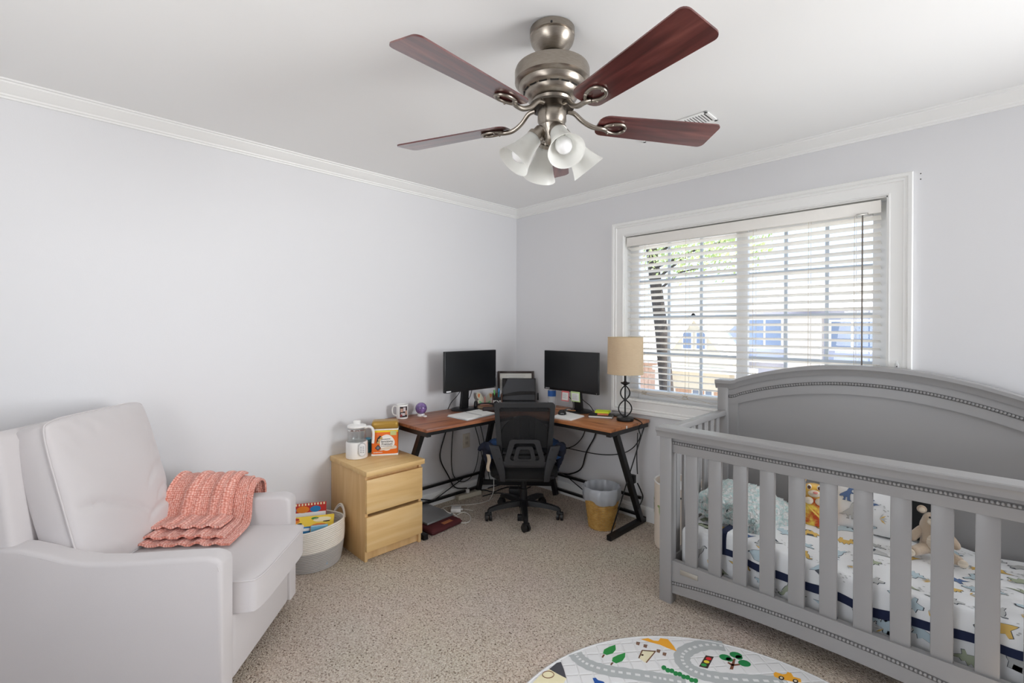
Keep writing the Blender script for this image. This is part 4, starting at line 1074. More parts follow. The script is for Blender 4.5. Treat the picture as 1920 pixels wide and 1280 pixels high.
for nm, p0, p1, w_ in (
    ('end_rail', (1.312, -.508, zt), (1.312, -.036, zt), .03), ('end_rail', (.036, -1.312, zt), (.528, -1.312, zt), .03),
    ('under_rail', (.54, -.06, zt), (1.297, -.06, zt), .025), ('under_rail', (.06, -1.297, zt), (.06, -.06, zt), .025),
    ('under_rail', (.54, -.47, zt), (1.297, -.47, zt), .025), ('under_rail', (.49, -1.297, zt), (.49, -.54, zt), .025),
    ('leg', (1.312, -.42, zt-.01), (1.300, -.085, .03), .035), ('leg', (.42, -1.294, zt-.01), (.085, -1.288, .03), .035),
    ('foot_bar', (1.290, -.463, .019), (1.290, -.020, .019), .032), ('foot_bar', (.463, -1.288, .019), (.020, -1.288, .019), .032),
    ('brace', (.045, -1.29, .166), (.045, -.45, .166), .018), ('brace', (.045, -1.29, .053), (.045, -.47, .053), .018),
    ('brace', (.46, -.045, .168), (1.28, -.045, .168), .018), ('brace', (.48, -.045, .046), (1.28, -.045, .046), .018),
    ('leg', (.10, -.36, zt-.01), (.060, -.505, .004), .035), ('leg', (.36, -.10, zt-.01), (.525, -.070, .004), .035),
    ('corner_brace', (.065, -.46, .09), (.49, -.075, .09), .035)):
    bar(p0, p1, w_).build(nm, M_blackm, dk)
for p0, p1 in (((.045, -1.28, .166), (.045, -.93, .053)), ((.045, -.93, .053), (.045, -.62, .166)), ((1.27, -.045, .046), (.86, -.045, .046)), ((.62, -.045, .168), (.90, -.045, .046)), ((1.2, -.045, .168), (1.24, -.045, .046))):
    MB().cyl(p0, p1, .004, n=6).build('tie_rod', M_blackm, dk)
MB().cyl((1.290, -.44, .036), (1.312, -.060, zt-.01), .0045, n=6).build('tie_rod', M_blackm, dk)
MB().rbox(1.282, 1.322, -.212, -.182, .315, .370, .003).build('cable_clip', M_blackm, dk)
MB().rbox(1.3352, 1.3365, -.335, -.322, DZ-.019, DZ-.001, .0005).build('sticker', M_white, dk)

# ------------------------------------------------------------------ monitors
M_scr = mat('screen_glass', (16, 18, 21), .28, spec=.5); M_bez = mat('bezel', (18, 18, 20), .4)
def monitor(label, loc, rz, dx=0):
    r = thing('monitor', label, 'monitor', loc, rz, 'desk monitors')
    z0, z1, hw_ = .152, .458, .256
    MB().rbox(dx-hw_, dx+hw_, -.060, -.036, z0, z1, .004).build('panel', M_bez, r)
    MB().box(dx-hw_+.005, dx+hw_-.005, -.0608, -.0598, z0+.018, z1-.005).build('screen', M_scr, r)
    MB().rbox(dx-.15, dx+.15, -.037, -.010, z0+.05, z1-.07, .012).build('rear_housing', M_bez, r)
    MB().rbox(dx-hw_+.014, dx-hw_+.056, -.0616, -.0598, z0+.005, z0+.014, .0004).build('logo_badge', mat('logo_white', (236, 236, 238), .35) if rz else mat('logo_grey', (150, 151, 154), .4), r)
    MB().cyl((dx+hw_-.012, -.0612, z0+.008), (dx+hw_-.012, -.0600, z0+.008), .002, n=8).build('power_light', M_white, r)
    MB().add([(-.034, -.005, .008), (.034, -.005, .008), (.034, .022, .008), (-.034, .022, .008), (-.028, -.022, .26), (.028, -.022, .26), (.028, -.002, .26), (-.028, -.002, .26)],
             [(0, 3, 2, 1), (4, 5, 6, 7), (0, 1, 5, 4), (1, 2, 6, 5), (2, 3, 7, 6), (3, 0, 4, 7)]).build('neck', M_bez, r)
    MB().lathe([(.100, 0), (.104, .002), (.104, .006), (.098, .010), (0, .011)], 40, Matrix.Diagonal((1.08, .95, 1, 1))).build('base', M_bez, r)
    c = MB()
    c.tube(spline([(dx-.03, -.01, .20), (dx-.075, .012, .12), (-.09, .05, .06), (-.105, .075, .004)], 6), .003, 6)
    c.tube(spline([(dx+.06, -.012, .20), (dx+.055, .02, .10), (.07, .05, .05), (.09, .075, .004)], 6), .003, 6)
    c.build('cable', M_cord, r)
    return r
monitor('black flat monitor against the left wall beside the purple orb', (.133, -.705, DZ), PI/2, .020)
monitor('black flat monitor with sticky notes under it beside the table lamp', (.800, -.140, DZ), 0, -.035)
for nm, lab, c_, x0, x1, z0, z1 in (('sticky_note', 'white note on pink paper stuck under the monitor', (226, 120, 124), .690, .762, .803, .880), ('sticky_note', 'white note on pale green paper stuck under the monitor', (200, 226, 160), .778, .862, .808, .884)):
    s_ = thing(nm, lab, 'sticky note', ((x0+x1)/2, -.2035, z0), 0, 'notes under the monitor')
    w_ = (x1-x0)/2; h_ = z1-z0
    MB().sheet(lambda u, v: (-w_+2*w_*u, .0+.006*(1-v)**2*(1 if c_[0] < 210 else -1)*.8, h_*v), 4, 6, .0008).build('backing', mat('note_%d' % c_[0], c_, .8), s_)
    MB().sheet(lambda u, v: (-w_*.8+1.6*w_*u, -.0012+.006*(1-(.1+.75*v))**2*(1 if c_[0] < 210 else -1)*.8, h_*(.10+.75*v)), 4, 6, .0006).build('note', M_paper, s_)
    ln = MB()
    for k in range(4): ln.box(-w_*.6, w_*(.5-.12*(k % 2)), -.0042, -.0022, h_*(.30+.13*k), h_*(.30+.13*k)+.0022)
    ln.build('handwriting', mat('faint_ink', (190, 190, 192), .8), s_)

# ------------------------------------------------------------------ table lamp
lp = thing('table_lamp', 'table lamp with beige drum shade and black looped wire base', 'lamp', (1.235, -.185, DZ))
MB().lathe([(.056, 0), (.058, .003), (.058, .020), (.055, .024), (0, .026)], 40).build('base', M_blackm, lp)
MB().cyl((0, 0, .022), (0, 0, .262), .0055, n=10).build('stem', M_blackm, lp)
RO = math.radians(45)
def loop(z0, z1, r):
    pts = []
    for i in range(25):
        t_ = i/24; z_ = z0+(z1-z0)*t_; pts.append((r*math.sin(PI*t_)**.75*math.cos(RO), r*math.sin(PI*t_)**.75*math.sin(RO), z_))
    return pts
for z0, z1, r in ((.024, .142, .045), (.142, .240, .032)):
    for s in (-1, 1): MB().tube([(s*a, s*b, c) for a, b, c in loop(z0, z1, r)], .0045, 8).build('loop', M_blackm, lp)
MB().lathe([(.006, .240), (.014, .246), (.030, .256), (.031, .262), (.012, .266), (.008, .272), (.008, .33)], 24).build('socket_cup', M_blackm, lp)
M_shade = mat('beige_linen', (230, 212, 184), .9, noise=(40, (216, 196, 166), .25, (1, 1, 8)))
_n = M_shade.node_tree.nodes; _t = _n.new('ShaderNodeBsdfTranslucent'); _t.inputs[0].default_value = lin(244, 226, 196); _x = _n.new('ShaderNodeMixShader'); _x.inputs[0].default_value = .35
M_shade.node_tree.links.new(_n['Principled BSDF'].outputs[0], _x.inputs[1]); M_shade.node_tree.links.new(_t.outputs[0], _x.inputs[2]); M_shade.node_tree.links.new(_x.outputs[0], _n['Material Output'].inputs[0])
sh = MB().lathe([(.121, .322), (.1215, .322), (.119, .573), (.1185, .573), (.1175, .571), (.1195, .324)], 48)
sh.f = [f for f in sh.f if len(f) == 4]; sh.m = [0]*len(sh.f)
shd = sh.build('shade', M_shade, lp, 60)
for z_, r in ((.322, .1215), (.573, .119)): MB().tube([(r*math.cos(2*PI*i/40), r*math.sin(2*PI*i/40), z_) for i in range(40)], .0018, 6, closed=True).build('shade_ring', mat('shade_ring', (202, 184, 150), .8), shd)
for k in range(3):
    a = 2*PI*k/3; MB().cyl((0, 0, .33), (.119*math.cos(a), .119*math.sin(a), .33), .0018, n=6).build('spider', M_blackm, shd)
cd = MB().tube(spline([onz(1187, 783, DZ+.004), onz(1198, 788, DZ+.004), onz(1204, 794, DZ+.006), (1.342, -.175, DZ-.02), (1.342, -.185, DZ-.05), (1.33, -.15, .62), (1.24, -.09, .52), (1.12, -.06, .45), (.95, -.05, .41), (.75, -.05, .40), (.52, -.05, .40)], 8), .0035, 7).build('lamp_cord', M_cord)
tag(cd, 'black lamp cord running over the desk edge and along the wall', 'cord')

# ------------------------------------------------------------------ desk things
mg = thing('mug', 'white mug with dark photo print on the end of the desk', 'mug', (.108, -1.245, DZ), math.radians(45))
MB().lathe([(.036, 0), (.039, .003), (.040, .096), (.0395, .098), (.0365, .098), (.036, .008), (0, .006)], 36).build('body', M_white, mg)
MB().tube(spline([(-.038, 0, .083), (-.058, 0, .084), (-.068, 0, .062), (-.062, 0, .030), (-.038, 0, .018)], 6), .0052, 8).build('handle', M_white, mg)
ph = MB()
for (a0, a1, z0, z1, c_) in ((-100, -20, .014, .088, 0), (-94, -70, .05, .075, 1), (-66, -42, .055, .082, 2), (-88, -50, .026, .044, 2), (-46, -24, .03, .06, 1), (-96, -76, .02, .034, 3)):
    ph.cm = c_
    ph.sheet(lambda u, v: ((.0402+.0003*c_)*math.cos(math.radians(a0+(a1-a0)*u)), (.0402+.0003*c_)*math.sin(math.radians(a0+(a1-a0)*u)), z0+(z1-z0)*v), 10, 1)
ph.build('photo_print', [mat('photo_dark', (44, 34, 40), .4), mat('photo_skin', (200, 160, 142), .4), mat('photo_light', (206, 196, 196), .4), mat('photo_red', (150, 66, 70), .4)], mg, 60)
orb = thing('purple_orb', 'purple swirled glass orb on a small white stand', 'orb', (.125, -1.100, DZ))
MB().ball((0, 0, .056), .042, n=28).build('ball', mat('purple_swirl', (44, 30, 80), .08, noise=(22, (164, 130, 198), .22), coat=.6), orb, 90)
MB().lathe([(.026, 0), (.027, .003), (.024, .016), (.021, .018), (.019, .012)], 24).build('stand', M_white, orb)
MB().rbox(.026, .060, -.012, .010, .0, .010, .003).build('battery_tab', M_white, orb)
def flat_pages(name, label, corners, layers, m2, cat):
    c = sum((Vector(p) for p in corners), Vector((0, 0)))/len(corners); t_ = thing(name, label, cat, (c.x, c.y, DZ))
    for k in range(layers):
        a = .03*k*(1 if k % 2 else -1); s_ = 1-.02*k
        R2 = Matrix.Rotation(a, 2)
        pts = [R2 @ Vector((p[0]-c.x, p[1]-c.y))*s_ for p in corners]
        MB().prism([tuple(p) for p in pts], .001+.0032*k, .0035+.0032*k, 'z').build('sheet', m2[k % len(m2)], t_)
    return t_, c
pcL = [tuple(onz(x, y, DZ)[:2]) for x, y in ((838, 781), (876, 789), (931, 776), (895, 769))]
npd, c_ = flat_pages('spiral_notebook', 'open white spiral notebook on the left wing of the desk', pcL, 3, [mat('page_blue', (200, 222, 232), .8), M_paper, M_paper], 'notebook')
spb = MB(); a_ = (Vector(pcL[0])+Vector(pcL[3]))/2; b_2 = (Vector(pcL[1])+Vector(pcL[2]))/2
for k in range(22):
    p = a_.lerp(b_2, .08+.84*k/21); spb.tube([(p.x-c_.x+.006*math.cos(q), p.y-c_.y+.002, .0105+.005*math.sin(q)) for q in [2*PI*i/8 for i in range(8)]], .0008, 4, closed=True)
spb.build('spiral', mat('wire_grey', (150, 150, 152), .4), npd)
pcR = [tuple(onz(x, y, DZ)[:2]) for x, y in ((1034, 784), (1071, 789), (1096, 781), (1056, 773))]
pad, c_ = flat_pages('paper_pad', 'white paper pad under the mouse on the desk', pcR, 3, [M_paper], 'paper')
ms = thing('computer_mouse', 'black computer mouse resting on the white paper pad', 'mouse', (.815, -.352, DZ+.0105), math.radians(40))
mm = MB().ball((0, 0, .0), 1, (.031, .050, .032), 20); mm.v = [Vector((p.x, p.y, max(0, p.z))) for p in mm.v]; mm.build('shell', M_black, ms, 60)
MB().cyl((-.004, -.022, .0265), (.004, -.022, .0265), .007, n=14).build('scroll_wheel', mat('wheel_grey', (70, 70, 72), .5), ms)
MB().rbox(-.011, .011, -.046, -.042, .008, .014, .001).build('marking', mat('logo_grey', (214, 214, 216), .4), ms)
kb = thing('keyboard', 'black computer keyboard on the desk behind the office chair', 'keyboard', (.462, -.418, DZ), math.radians(47))
MB().rbox(-.215, .215, -.065, .065, .002, .016, .004).build('keyboard_case', M_black, kb)
km = MB().rbox(-.0075, .0075, -.0075, .0075, 0, .007, .002, 1).mesh('key', mat('key_black', (34, 34, 37), .5))
for r_ in range(6):
    for k in range(22):
        put(km, 'key', kb, (-.200+.0190*k, -.052+.0195*r_+(.006 if r_ == 5 else 0), .0155))
lt = thing('laptop', 'open dark grey laptop standing in the desk corner', 'laptop', (.262, -.232, DZ), math.radians(45))
MB().rbox(-.142, .142, -.075, .075, .004, .020, .003).build('laptop_base', mat('graphite', (52, 54, 58), .4), lt)
ls = MB().rbox(-.142, .142, -.004, .004, 0, .190, .003).build('lid', M_bez, lt, loc=(0, .078, .018)); ls.rotation_euler = (math.radians(-9), 0, 0)
MB().box(-.134, .134, -.0048, -.0038, .008, .183).build('screen', mat('screen_sheen', (66, 68, 72), .12, spec=.7), ls)
wv = MB(); top_, bot_ = [], []
for i in range(17):
    t_ = i/16; x_ = -.134+.268*t_; top_.append((x_, .052+.030*math.sin(min(1, t_*1.6)*PI/2)-.002*t_)); bot_.append((x_, .036+.016*math.sin(t_*PI*.55)))
wv.prism(top_+bot_[::-1], -.0054, -.0047, 'y').build('screen_wave', mat('screen_black', (14, 14, 16), .15), ls)
MB().prism([(-.134, .183), (-.098, .183), (-.112, .150), (-.134, .105)], -.0054, -.0047, 'y').build('screen_corner', mat('screen_black', (14, 14, 16), .15), ls)
MB().rbox(.150, .166, .050, .064, .03, .088, .002).build('webcam_clip', M_black, lt)
cf = thing('certificate_frame', 'dark brown framed certificate leaning in the room corner', 'picture frame', (.142, -.150, DZ), math.radians(45.5))
fb_ = MB(); fw_, fh_ = .155, .262
fb_.rbox(-fw_, -fw_+.018, 0, .016, 0, fh_, .002); fb_.rbox(fw_-.018, fw_, 0, .016, 0, fh_, .002); fb_.rbox(-fw_+.018, fw_-.018, 0, .016, 0, .018, .002); fb_.rbox(-fw_+.018, fw_-.018, 0, .016, fh_-.018, fh_, .002)
fr2 = fb_.build('frame', mat('dark_walnut', (52, 38, 34), .4), cf); fr2.rotation_euler = (math.radians(-5), 0, 0)
MB().box(-fw_+.018, fw_-.018, .006, .012, .018, fh_-.018).build('certificate', mat('cert_paper', (232, 230, 222), .6), fr2)
ct = MB()
for z_, hw2 in ((fh_-.040, .085), (fh_-.055, .060)):
    x_ = -hw2
    while x_ < hw2: ct.box(x_, x_+.006, .0052, .0062, z_-.002, z_+.002); x_ += .0085
for k in range(8): ct.box(-fw_+.030, -fw_+.038, .0052, .0062, fh_-.085-.014*k, fh_-.080-.014*k)
ct.build('printed_lines', mat('faint_ink', (190, 190, 192), .8), fr2)
pc = thing('pen_holder', 'wooden pen holder box with black lettered front on the desk', 'pen holder', (.190, -.412, DZ), math.radians(46))
for x0, x1, y0, y1 in ((-.041, -.033, -.035, .035), (.033, .041, -.035, .035), (-.033, .033, .029, .035)): MB().box(x0, x1, y0, y1, 0, .100).build('side', mat('walnut', (92, 62, 46), .5), pc)
MB().box(-.033, .033, -.035, -.030, 0, .076).build('front', mat('chalk_black', (22, 20, 20), .7), pc)
MB().box(-.033, .033, -.030, .029, 0, .004).build('bottom', mat('walnut', (92, 62, 46), .5), pc)
put(text_mesh('PENS', .030, M_paper), 'lettering', pc, (0, -.0356, .040), (PI/2, 0, 0))
for lab, c2, x_, y_, tx, ty, h_ in (('green marker standing in the wooden pen holder', (96, 178, 84), -.018, .0, -6, 4, .125), ('teal marker standing in the wooden pen holder', (20, 120, 150), .006, -.006, 4, -3, .135), ('sky blue marker standing in the wooden pen holder', (70, 150, 210), .012, .012, 9, 5, .142), ('black pen standing in the wooden pen holder', (24, 24, 28), -.024, -.010, -9, -3, .118), ('silver pen standing in the wooden pen holder', (170, 172, 176), .022, .0, 12, 2, .130)):
    wp = Vector((.190, -.412, DZ+.005))+Matrix.Rotation(math.radians(46), 3, 'Z') @ Vector((x_*.6, y_, 0))
    p = thing('pen', lab, 'pen', wp, 0, 'pens in the wooden holder'); p.rotation_euler = (math.radians(ty), math.radians(tx), 0)
    MB().cyl((0, 0, 0), (0, 0, h_-.035), .0055, n=10).build('barrel', mat('pen_%d_%d' % (c2[0], c2[2]), c2, .4), p)
    MB().lathe([(.0062, h_-.035), (.0062, h_-.004), (.004, h_), (0, h_)], 10).build('cap', mat('pen_%d_%d' % (c2[0], c2[2]), c2, .4), p)
bf = thing('butterfly_ornament', 'painted orange and green butterfly ornament behind the headset', 'ornament', (.075, -.445, DZ), math.radians(52)); bf.scale = (1.25, 1.25, 1.15)
BFS = 1.2
wing = [(.004, .03), (.012, .055), (.030, .085), (.052, .090), (.060, .072), (.054, .050), (.040, .040), (.050, .028), (.044, .008), (.026, .002), (.008, .014)]
for s in (-1, 1):
    wo = MB().prism([(s*a*.95, b) for a, b in wing], -.003, .003, 'y').build('wing', mat('mint', (226, 224, 200), .7), bf)
    MB().prism([(s*.95*(.034+.6*(a-.034)), .066+.6*(b-.066)) for a, b in wing[2:7]], -.0038, .0038, 'y').build('spot', mat('coral_orange', (236, 146, 96), .7), wo)
    MB().prism([(s*.95*(.028+.55*(a-.028)), .020+.55*(b-.020)) for a, b in wing[6:]], -.0038, .0038, 'y').build('spot', mat('leaf_mint', (140, 200, 150), .7), wo)
MB().prism([(-.005, .006), (.005, .006), (.006, .05), (.0, .064), (-.006, .05)], -.005, .005, 'y').build('body', mat('pink_body', (226, 170, 160), .7), bf)
MB().rbox(-.030, .030, -.014, .014, 0, .004, .001).build('foot', mat('pink_body', (226, 170, 160), .7), bf)
hs = thing('headset', 'black headset lying on the desk by the left monitor', 'headset', (.225, -.565, DZ), math.radians(40))
MB().tube([(.075*math.cos(a), .060*math.sin(a), .022+.012*math.sin(a)) for a in [PI*1.05*i/20-.1 for i in range(21)]], .0065, 8).build('headband', M_black, hs)
for s in (-1, 1):
    e = MB().lathe([(.020, -.012), (.030, -.008), (.032, .004), (.026, .012), (.0, .013)], 20, Matrix.Translation((s*.078, -.012, .032)) @ Matrix.Rotation(s*PI/2, 4, 'Y')).build('ear_cup', M_black, hs)
MB().tube(spline([(-.078, -.03, .02), (-.05, -.075, .012), (-.01, -.09, .014)], 6), .0028, 6).build('microphone', M_black, hs)
MB().tube(spline([(.078, -.03, .01), (.10, -.06, .004), (.06, -.10, .004), (.0, -.085, .004), (-.06, -.10, .004), (-.10, -.05, .004), (-.12, .02, .004), (-.10, .06, .004)], 6), .0025, 6).build('headset_cord', M_cord, hs)
gb = thing('glasses_case', 'dark brown glasses case lying beside the headset', 'case', (.345, -.612, DZ), math.radians(52))
MB().rbox(-.072, .072, -.028, .028, 0, .034, .013, 4).build('case_body', mat('case_brown', (46, 34, 34), .5), gb)
MB().box(-.0725, .0725, -.0285, .0285, .0165, .0178).build('seam', M_black, gb)
bt = thing('water_bottle', 'clear plastic bottle with blue label behind the right monitor', 'bottle', (.560, -.165, DZ))
MB().lathe([(.028, 0), (.032, .004), (.032, .10), (.030, .14), (.013, .168), (.013, .182)], 24).build('bottle_body', mat('bottle_plastic', (222, 228, 232), .15, alpha=.4), bt)
MB().lathe([(.0328, .095), (.0328, .140)], 24).build('bottle_label', mat('label_blue', (36, 92, 168), .4), bt)
MB().lathe([(.015, .180), (.015, .196), (0, .197)], 16).build('cap', M_white, bt)
co_ = thing('coaster', 'small tan coaster beside the right monitor base', 'coaster', (.640, -.150, DZ)); MB().lathe([(.045, 0), (.047, .002), (.047, .005), (.044, .007), (0, .007)], 28).build('disc', mat('tan_cork', (196, 142, 110), .8), co_)
MB().lathe([(.047, .002), (.0476, .0035), (.047, .005)], 28).build('edge', mat('cork_edge', (150, 100, 76), .8), co_)
# books and sticky pad beside the lamp
st0 = Vector((1.040, -.185, DZ))
for i, (lab, c2, w_, d_, h_, a) in enumerate((('black hardback notebook under the neon sticky pads', (26, 26, 28), .13, .17, .016, 0),)):
    b = thing('notebook', lab, 'notebook', st0, math.radians(-62), None)
    MB().rbox(-w_/2+.002, w_/2-.003, -d_/2+.003, d_/2-.003, .0018, h_-.0018, .001).build('pages', M_paper, b)
    cv = MB(); cv.box(-w_/2, w_/2, -d_/2, d_/2, 0, .0018); cv.box(-w_/2, w_/2, -d_/2, d_/2, h_-.0018, h_); cv.box(-w_/2, -w_/2+.002, -d_/2, d_/2, .0018, h_-.0018); cv.build('cover', mat('cover_black', (26, 26, 28), .5), b)
zc = DZ+.016
for lab, c2, th_, w_, d_, ox, oy, a in (('orange sticky pad in the stack on the black notebook', (232, 138, 96), .010, .076, .076, .006, .012, -58), ('neon yellow-green sticky pad topping the stack by the lamp', (214, 236, 60), .013, .076, .100, .0, .018, -66)):
    b = thing('sticky_pad', lab, 'sticky pad', (st0.x+ox, st0.y+oy, zc), math.radians(a), 'sticky pads by the lamp')
    MB().rbox(-w_/2, w_/2, -d_/2, d_/2, 0, th_, .001).build('pad', mat('pad_%d' % c2[2], c2, .7), b)
    MB().sheet(lambda u, v: (-w_/2+w_*u, -d_/2+d_*v, th_+.0010+.010*max(0, u-.5)**2*v), 6, 4, .0006).build('top_sheet', mat('pad_%d' % c2[2], c2, .7), b)
    zc += th_+.001
phn = thing('phone', 'black phone lying between the notebook and the lamp', 'phone', (1.080, -.085, DZ), math.radians(-62))
MB().rbox(-.036, .036, -.074, .074, 0, .009, .004, 3).build('phone_body', M_black, phn); MB().box(-.032, .032, -.068, .068, .0088, .0094).build('phone_screen', M_scr, phn)
for k, (x_, y_, c2) in enumerate((('0.770', '-.225', (190, 140, 96)), ('0.795', '-.215', (170, 120, 80)), ('0.750', '-.212', (200, 196, 190)))):
    cl_ = thing('hair_clip', ('tan hair clip on the right monitor base', 'brown hair clip on the right monitor base', 'silver hair clip on the right monitor base')[k], 'hair clip', (float(x_), float(y_)+.02, DZ+.0095), .7*k)
    MB().tube(spline([(-.018, 0, .004), (0, .005, .006), (.018, 0, .004)], 5), .0032, 6).build('arm', mat('clip_%d' % k, c2, .5), cl_)
    MB().tube(spline([(-.018, 0, .004), (0, -.005, .004), (.018, 0, .004)], 5), .0025, 6).build('spring_arm', mat('clip_%d' % k, c2, .5), cl_)

# ------------------------------------------------------------------ office chair
oc = thing('office_chair', 'black mesh-back office chair facing into the corner desk', 'office chair', (.630, -.560, 0), math.radians(45))
M_cf = mat('chair_frame_plastic', (16, 16, 18), .5); M_seat = mat('chair_seat_fabric', (13, 13, 14), .9, bump=(300, .3, .002)); M_grey = mat('chair_bracket_plastic', (32, 32, 35), .5)
yb = -.235
fo = MB()
def rrect(hw0, hw1, z0, z1, r, n=5):
    """outline of a tapered rounded rectangle, (x,z)"""
    pts = []
    for cx, cz, a0 in ((hw1-r, z1-r, 0), (-hw1+r, z1-r, PI/2), (-hw0+r, z0+r, PI), (hw0-r, z0+r, 1.5*PI)):
        for i in range(n+1):
            a = a0+PI/2*i/n; pts.append((cx+r*math.cos(a), cz+r*math.sin(a)))
    return pts
def ring_plate(outer, inner, y0, y1, curve=0):
    mb = MB(); n = len(outer); vs = []
    bend = lambda x, y: y+curve*(x/.2)**2
    for poly in (outer, inner):
        for y in (y0, y1):
            for x, z_ in poly: vs.append((x, bend(x, y), z_))
    A, B, C_, E_ = 0, n, 2*n, 3*n; fs = []
    for i in range(n):
        j = (i+1) % n
        fs += [(A+i, A+j, C_+j, C_+i), (B+j, B+i, E_+i, E_+j), (A+j, A+i, B+i, B+j), (C_+i, C_+j, E_+j, E_+i)]
    return mb.add(vs, fs)
ring_plate(rrect(.180, .206, .42, .855, .022), rrect(.150, .172, .50, .825, .018), yb-.016, yb+.010, .018).build('back_frame', M_cf, oc)
MB().sheet(lambda u, v: ((-.5+u)*2*(.152+.02*v), yb+.002+.016*((-.5+u)*2*.8)**2, .50+.326*v), 12, 8, .0015).build('mesh_panel', mesh_mat(), oc, 60)
lpd = [(.165*math.cos(a), .62+.145*math.sin(a)) for a in [PI*i/20 for i in range(21)]]+[(-.160, .55), (.160, .55)]
MB().prism(lpd, yb+.004, yb+.032, 'y', .006).build('lumbar_pad', M_seat, oc)
# lumbar bracket with three openings
ring_plate(rrect(.135, .105, .455, .615, .025), rrect(.098, .072, .475, .590, .018), yb-.032, yb-.016).build('lumbar_bracket', M_grey, oc)
ring_plate(rrect(.074, .058, .468, .568, .018), rrect(.045, .034, .485, .548, .012), yb-.032, yb-.016).build('lumbar_bracket', M_grey, oc)
MB().rbox(-.165, .165, yb-.030, yb-.010, .430, .470, .006).build('cross_bar', M_grey, oc)
for s in (-1, 1):
    br_ = MB().prism([(s*.172, .572), (s*.238, .578), (s*.222, .52), (s*.178, .40), (s*.160, .335), (s*.128, .335), (s*.130, .40), (s*.150, .50)], yb-.040, yb-.016, 'y', .005).build('side_bracket', M_grey, oc)
    for x_, z_ in ((s*.185, .552), (s*.166, .488)):
        MB().cyl((x_, yb-.043, z_), (x_, yb-.039, z_), .008, n=12).build('bolt', M_black, br_)
    MB().tube(spline([(s*.150, yb-.02, .36), (s*.20, yb+.06, .34), (s*.215, .02, .345)], 6), .013, 8).build('seat_strut', M_cf, oc)
sb, _, _ = cushion(.47, .44, .085, .5, 4, 16, .002, 6, .1)
q = sb.build('seat', M_seat, oc, 60, (0, .005, .362)); q.rotation_euler = (PI/2, 0, 0)
MB().rbox(-.18, .18, -.17, .17, .300, .330, .010).build('seat_pan', M_cf, oc)
MB().lathe([(.026, .10), (.026, .20), (.020, .205), (.020, .30)], 20).build('gas_column', M_cf, oc)
MB().lathe([(.040, .075), (.044, .085), (.042, .115), (.030, .125)], 24).build('hub', M_cf, oc)
def leg_m():
    mb = MB(); st = [(.03, .100, .026, .018), (.12, .098, .023, .016), (.20, .090, .020, .014), (.255, .078, .017, .012), (.268, .068, .015, .012)]
    vs = []
    for x, z_, w_, h_ in st: vs += [(x, -w_, z_-h_), (x, w_, z_-h_), (x, w_*.7, z_+h_), (x, -w_*.7, z_+h_)]
    fs = [(3, 2, 1, 0), tuple(4*(len(st)-1)+i for i in range(4))]
    for k in range(len(st)-1):
        for i in range(4): fs.append((4*k+i, 4*k+(i+1) % 4, 4*k+4+(i+1) % 4, 4*k+4+i))
    return mb.add(vs, fs).mesh('star_leg', M_cf, 50)
lm = leg_m()
wm_ = MB()
for s in (-1, 1): wm_.cyl((0, s*.006, .026), (0, s*.022, .026), .0255, n=20)
whm = wm_.mesh('caster_wheel', M_black, 40)
hd = MB(); hd.rbox(-.014, .014, -.024, .024, .036, .060, .006); hd.cyl((0, 0, .05), (0, 0, .075), .008, n=10)
hdm = hd.mesh('caster_hood', M_cf, 40)
for k in range(5):
    a = math.radians(-88+72*k)
    L_ = put(lm, 'star_leg', oc, (0, 0, 0), (0, 0, a))
    c1 = put(whm, 'caster_wheel', L_, (.266, 0, 0), (0, 0, .6+k)); c2_ = put(hdm, 'caster_hood', L_, (.266, 0, 0), (0, 0, .6+k))
gm = thing('draped_clothes', 'dark navy and blue clothes with white trim bundled on the office chair', 'clothes', (.630, -.560, .405), math.radians(45))
M_nv = mat('navy_cloth', (24, 30, 50), .9, bump=(60, .3, .004)); M_bl = mat('denim_blue_cloth', (44, 84, 132), .9, noise=(14, (26, 44, 80), .2))
def lump(pts, rad, name, m_, seed):
    rnd = random.Random(seed); mb = MB().tube(spline(pts, 8), rad, 14)
    mb.v = [p+Vector((rnd.uniform(-1, 1), rnd.uniform(-1, 1), rnd.uniform(-1, 1)))*.003+Vector((0, 0, .008*math.sin(40*p.x+30*p.y))) for p in mb.v]
    return mb.build(name, m_, gm, 80)
lump([(-.215, -.16, .115), (-.19, .0, .10), (-.12, .13, .09), (0, .17, .09), (.12, .13, .09), (.19, .0, .10), (.215, -.15, .11)], .058, 'blue_garment', M_bl, 3)
for s in (-1, 1):
    lump([(s*.245, -.185, .150), (s*.252, -.12, .10), (s*.246, -.08, .0), (s*.225, -.05, -.055)], [.030+.012*math.sin(i*.25) for i in range(25)], 'dark_garment', M_nv, 5+s)
lump([(-.262, -.185, .145), (-.292, -.175, .13), (-.312, -.165, .105)], [.030-.0012*i for i in range(17)], 'dark_sleeve', M_nv, 11)
MB().tube(spline([(-.215, -.225, .160), (-.222, -.228, .130), (-.205, -.232, .105), (-.18, -.236, .085)], 6), .0035, 6).build('white_trim', M_white, gm)
MB().sheet(lambda u, v: (-.262+.028*u*(1-.3*v)+.012*v+.006*math.sin(6*v), -.205+.004*math.sin(5*u), .095-.115*v), 5, 10, .006).build('cream_lining', mat('cream_cloth', (206, 190, 168), .9), gm, 80)

